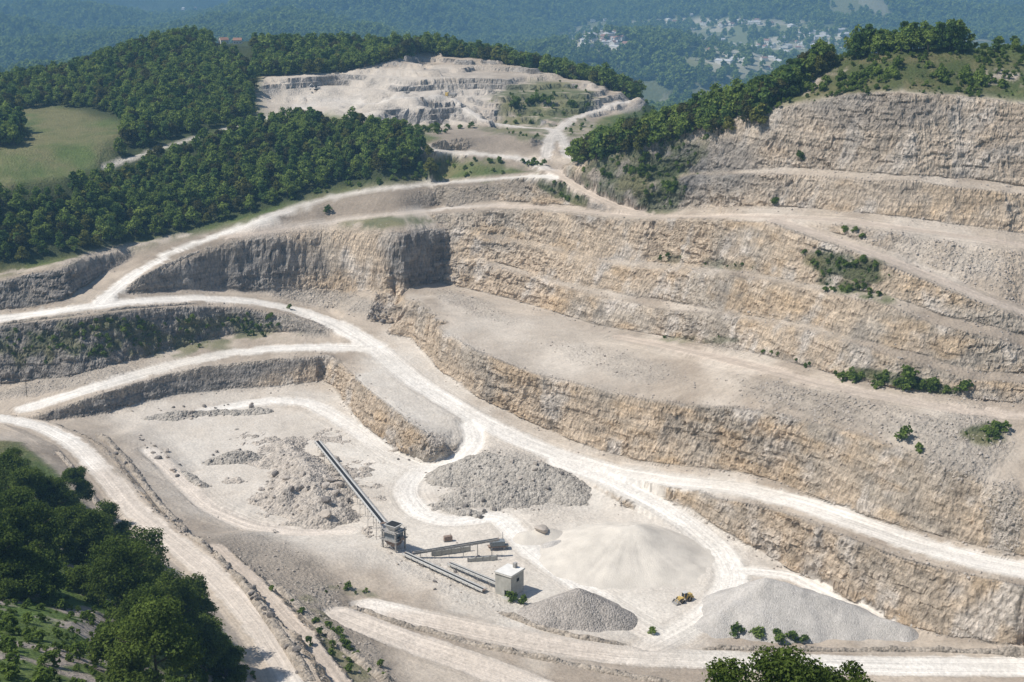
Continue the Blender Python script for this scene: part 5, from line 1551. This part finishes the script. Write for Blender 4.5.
# ------------------------------------------------------------------ houses of the valley
M_HW = simple_mat('house_wall', (.72, .69, .63), .9, 0, .08, .2)
M_HR = simple_mat('roof_tiles', (.30, .18, .14), .9, 0, .2, .6)
M_HG = simple_mat('roof_grey', (.50, .49, .48), .8, 0, .2, .6)
def house_mesh(w, d, h, rh, roofm):
    v = np.array([(-w, -d, 0), (w, -d, 0), (w, d, 0), (-w, d, 0), (-w, -d, h), (w, -d, h), (w, d, h), (-w, d, h), (-w, 0, h + rh), (w, 0, h + rh)], float) * np.array((.5, .5, 1))
    e = .6
    rv = np.array([(-w - e, -d - e, h - .25), (w + e, -d - e, h - .25), (w + e, 0, h + rh + .12), (-w - e, 0, h + rh + .12), (-w - e, d + e, h - .25), (w + e, d + e, h - .25)], float) * np.array((.5, .5, 1))
    ru = rv + np.array((0, 0, .22))
    bm = bmesh.new()
    a = [bm.verts.new(p) for p in v]
    for f in ((0, 1, 5, 4), (2, 3, 7, 6), (1, 2, 6, 9, 5), (3, 0, 4, 8, 7), (3, 2, 1, 0)): bm.faces.new([a[i] for i in f])
    b = [bm.verts.new(p) for p in rv]; c = [bm.verts.new(p) for p in ru]
    for f in ((0, 1, 2, 3), (3, 2, 5, 4)):
        q = bm.faces.new([c[i] for i in f]); q.material_index = 1
        q = bm.faces.new([b[i] for i in reversed(f)]); q.material_index = 1
    for i, j in ((0, 1), (1, 2), (2, 5), (5, 4), (4, 3), (3, 0)):
        q = bm.faces.new((b[i], b[j], c[j], c[i])); q.material_index = 1
    for k in range(3):                                   # dark window openings, set proud of the wall by a hand
        for y, zz in ((-d / 2 - .04, 1.2), (d / 2 + .04, 1.2)):
            x0 = -w / 2 + w * (k + .5) / 3 - .55
            q = bm.faces.new([bm.verts.new((x, y, z)) for x, z in ((x0, zz), (x0 + 1.1, zz), (x0 + 1.1, zz + 1.4), (x0, zz + 1.4))]); q.material_index = 2
    me = bpy.data.meshes.new('house'); bm.to_mesh(me); bm.free()
    for m in (M_HW, roofm, M_DARK): me.materials.append(m)
    return me
HOUSES = [house_mesh(12, 9, 5, 3, M_HR), house_mesh(15, 10, 6, 3, M_HR), house_mesh(11, 9, 6.5, 2.6, M_HG), house_mesh(34, 16, 7, 2.5, M_HG)]
FB = BVHTree.FromPolygons(np.c_[fx, fy, fz].tolist(), ffaces.tolist())
def far_pick(px_, py_):
    h = FB.ray_cast(Vector((0, 0, CAMZ)), Vector(ray(px_, py_)).normalized(), 20000)
    return h[0]
nh_ = 0
for cx_, cy_, rx_, ry_, n, mix, lb, gr in ((605, 42, 42, 9, 40, .25, 'pale house in the hazy hamlet left of the wooded valley hill', 'houses of the left hamlet'), (705, 24, 85, 5, 34, .15, 'pale house in the row along the top of the valley hill', 'houses of the upper row'),
                                 (800, 52, 75, 17, 95, .4, 'pale building in the hazy valley town right of the wooded hill', 'buildings of the valley town'), (60, 14, 60, 8, 5, 0, 'tiny white house in the blue hills at the upper left', 'houses in the upper left hills'), (210, 12, 40, 8, 6, .2, 'tiny white house in the blue hills above the wooded hill', 'houses above the wooded hill')):
    for _ in range(n):
        a, b = cx_ + RNG.normal() * rx_ * .55, cy_ + RNG.normal() * ry_ * .55
        q = far_pick(a, b)
        if q is None or q.y < 1700: continue
        big = RNG.random() < mix
        o = link('house', HOUSES[3 if big else int(RNG.integers(0, 3))], None, (q.x, q.y, q.z - .4))
        o.rotation_euler = (0, 0, RNG.random() * 3.14)
        s = RNG.uniform(1.0, 1.7); o.scale = (s, s, s)
        tag(o, lb, 'house', gr)
for a, b, lb in ((207, 36, 'red-roofed house left of the group behind the wooded hill'), (224, 36, 'red-roofed house in the middle of the group behind the wooded hill'), (238, 37, 'red-roofed house right of the group behind the wooded hill')):
    g = gpick(a, 48)
    h = g[:2] / np.linalg.norm(g[:2]); q = g[:2] + h * 40
    o = link('house', HOUSES[0], None, (q[0], q[1], ground(*q) + 1.5)); o.rotation_euler = (0, 0, .4 + .5 * RNG.normal()); o.scale = (.62, .62, .62)
    tag(o, lb, 'house', None)
print('boulders', n_b)

# ------------------------------------------------------------------ air
hz_v = np.array([(x, y, z) for z in (-140, 225) for x, y in ((-11000, -400), (11000, -400), (11000, 17200), (-11000, 17200))], float)
fz_max = float(fz.max())
hz_v[4:, 2] = max(225.0, fz_max + 30)
haze_me = mesh_np('haze', hz_v, np.array([(0, 3, 2, 1), (4, 5, 6, 7), (0, 1, 5, 4), (1, 2, 6, 5), (2, 3, 7, 6), (3, 0, 4, 7)]))
hm = bpy.data.materials.new('haze_air'); hm.use_nodes = True
hm.node_tree.nodes.clear()
ho = hm.node_tree.nodes.new('ShaderNodeOutputMaterial')
hv = hm.node_tree.nodes.new('ShaderNodeVolumePrincipled')
hv.inputs['Density'].default_value = 0.000135
hv.inputs['Color'].default_value = (.30, .60, .90, 1)
hv.inputs['Anisotropy'].default_value = 0.0
hm.node_tree.links.new(hv.outputs[0], ho.inputs['Volume'])
haze_me.materials.append(hm)
tag(link('haze', haze_me), 'blue haze filling the air over the valley', None, None, 'stuff')
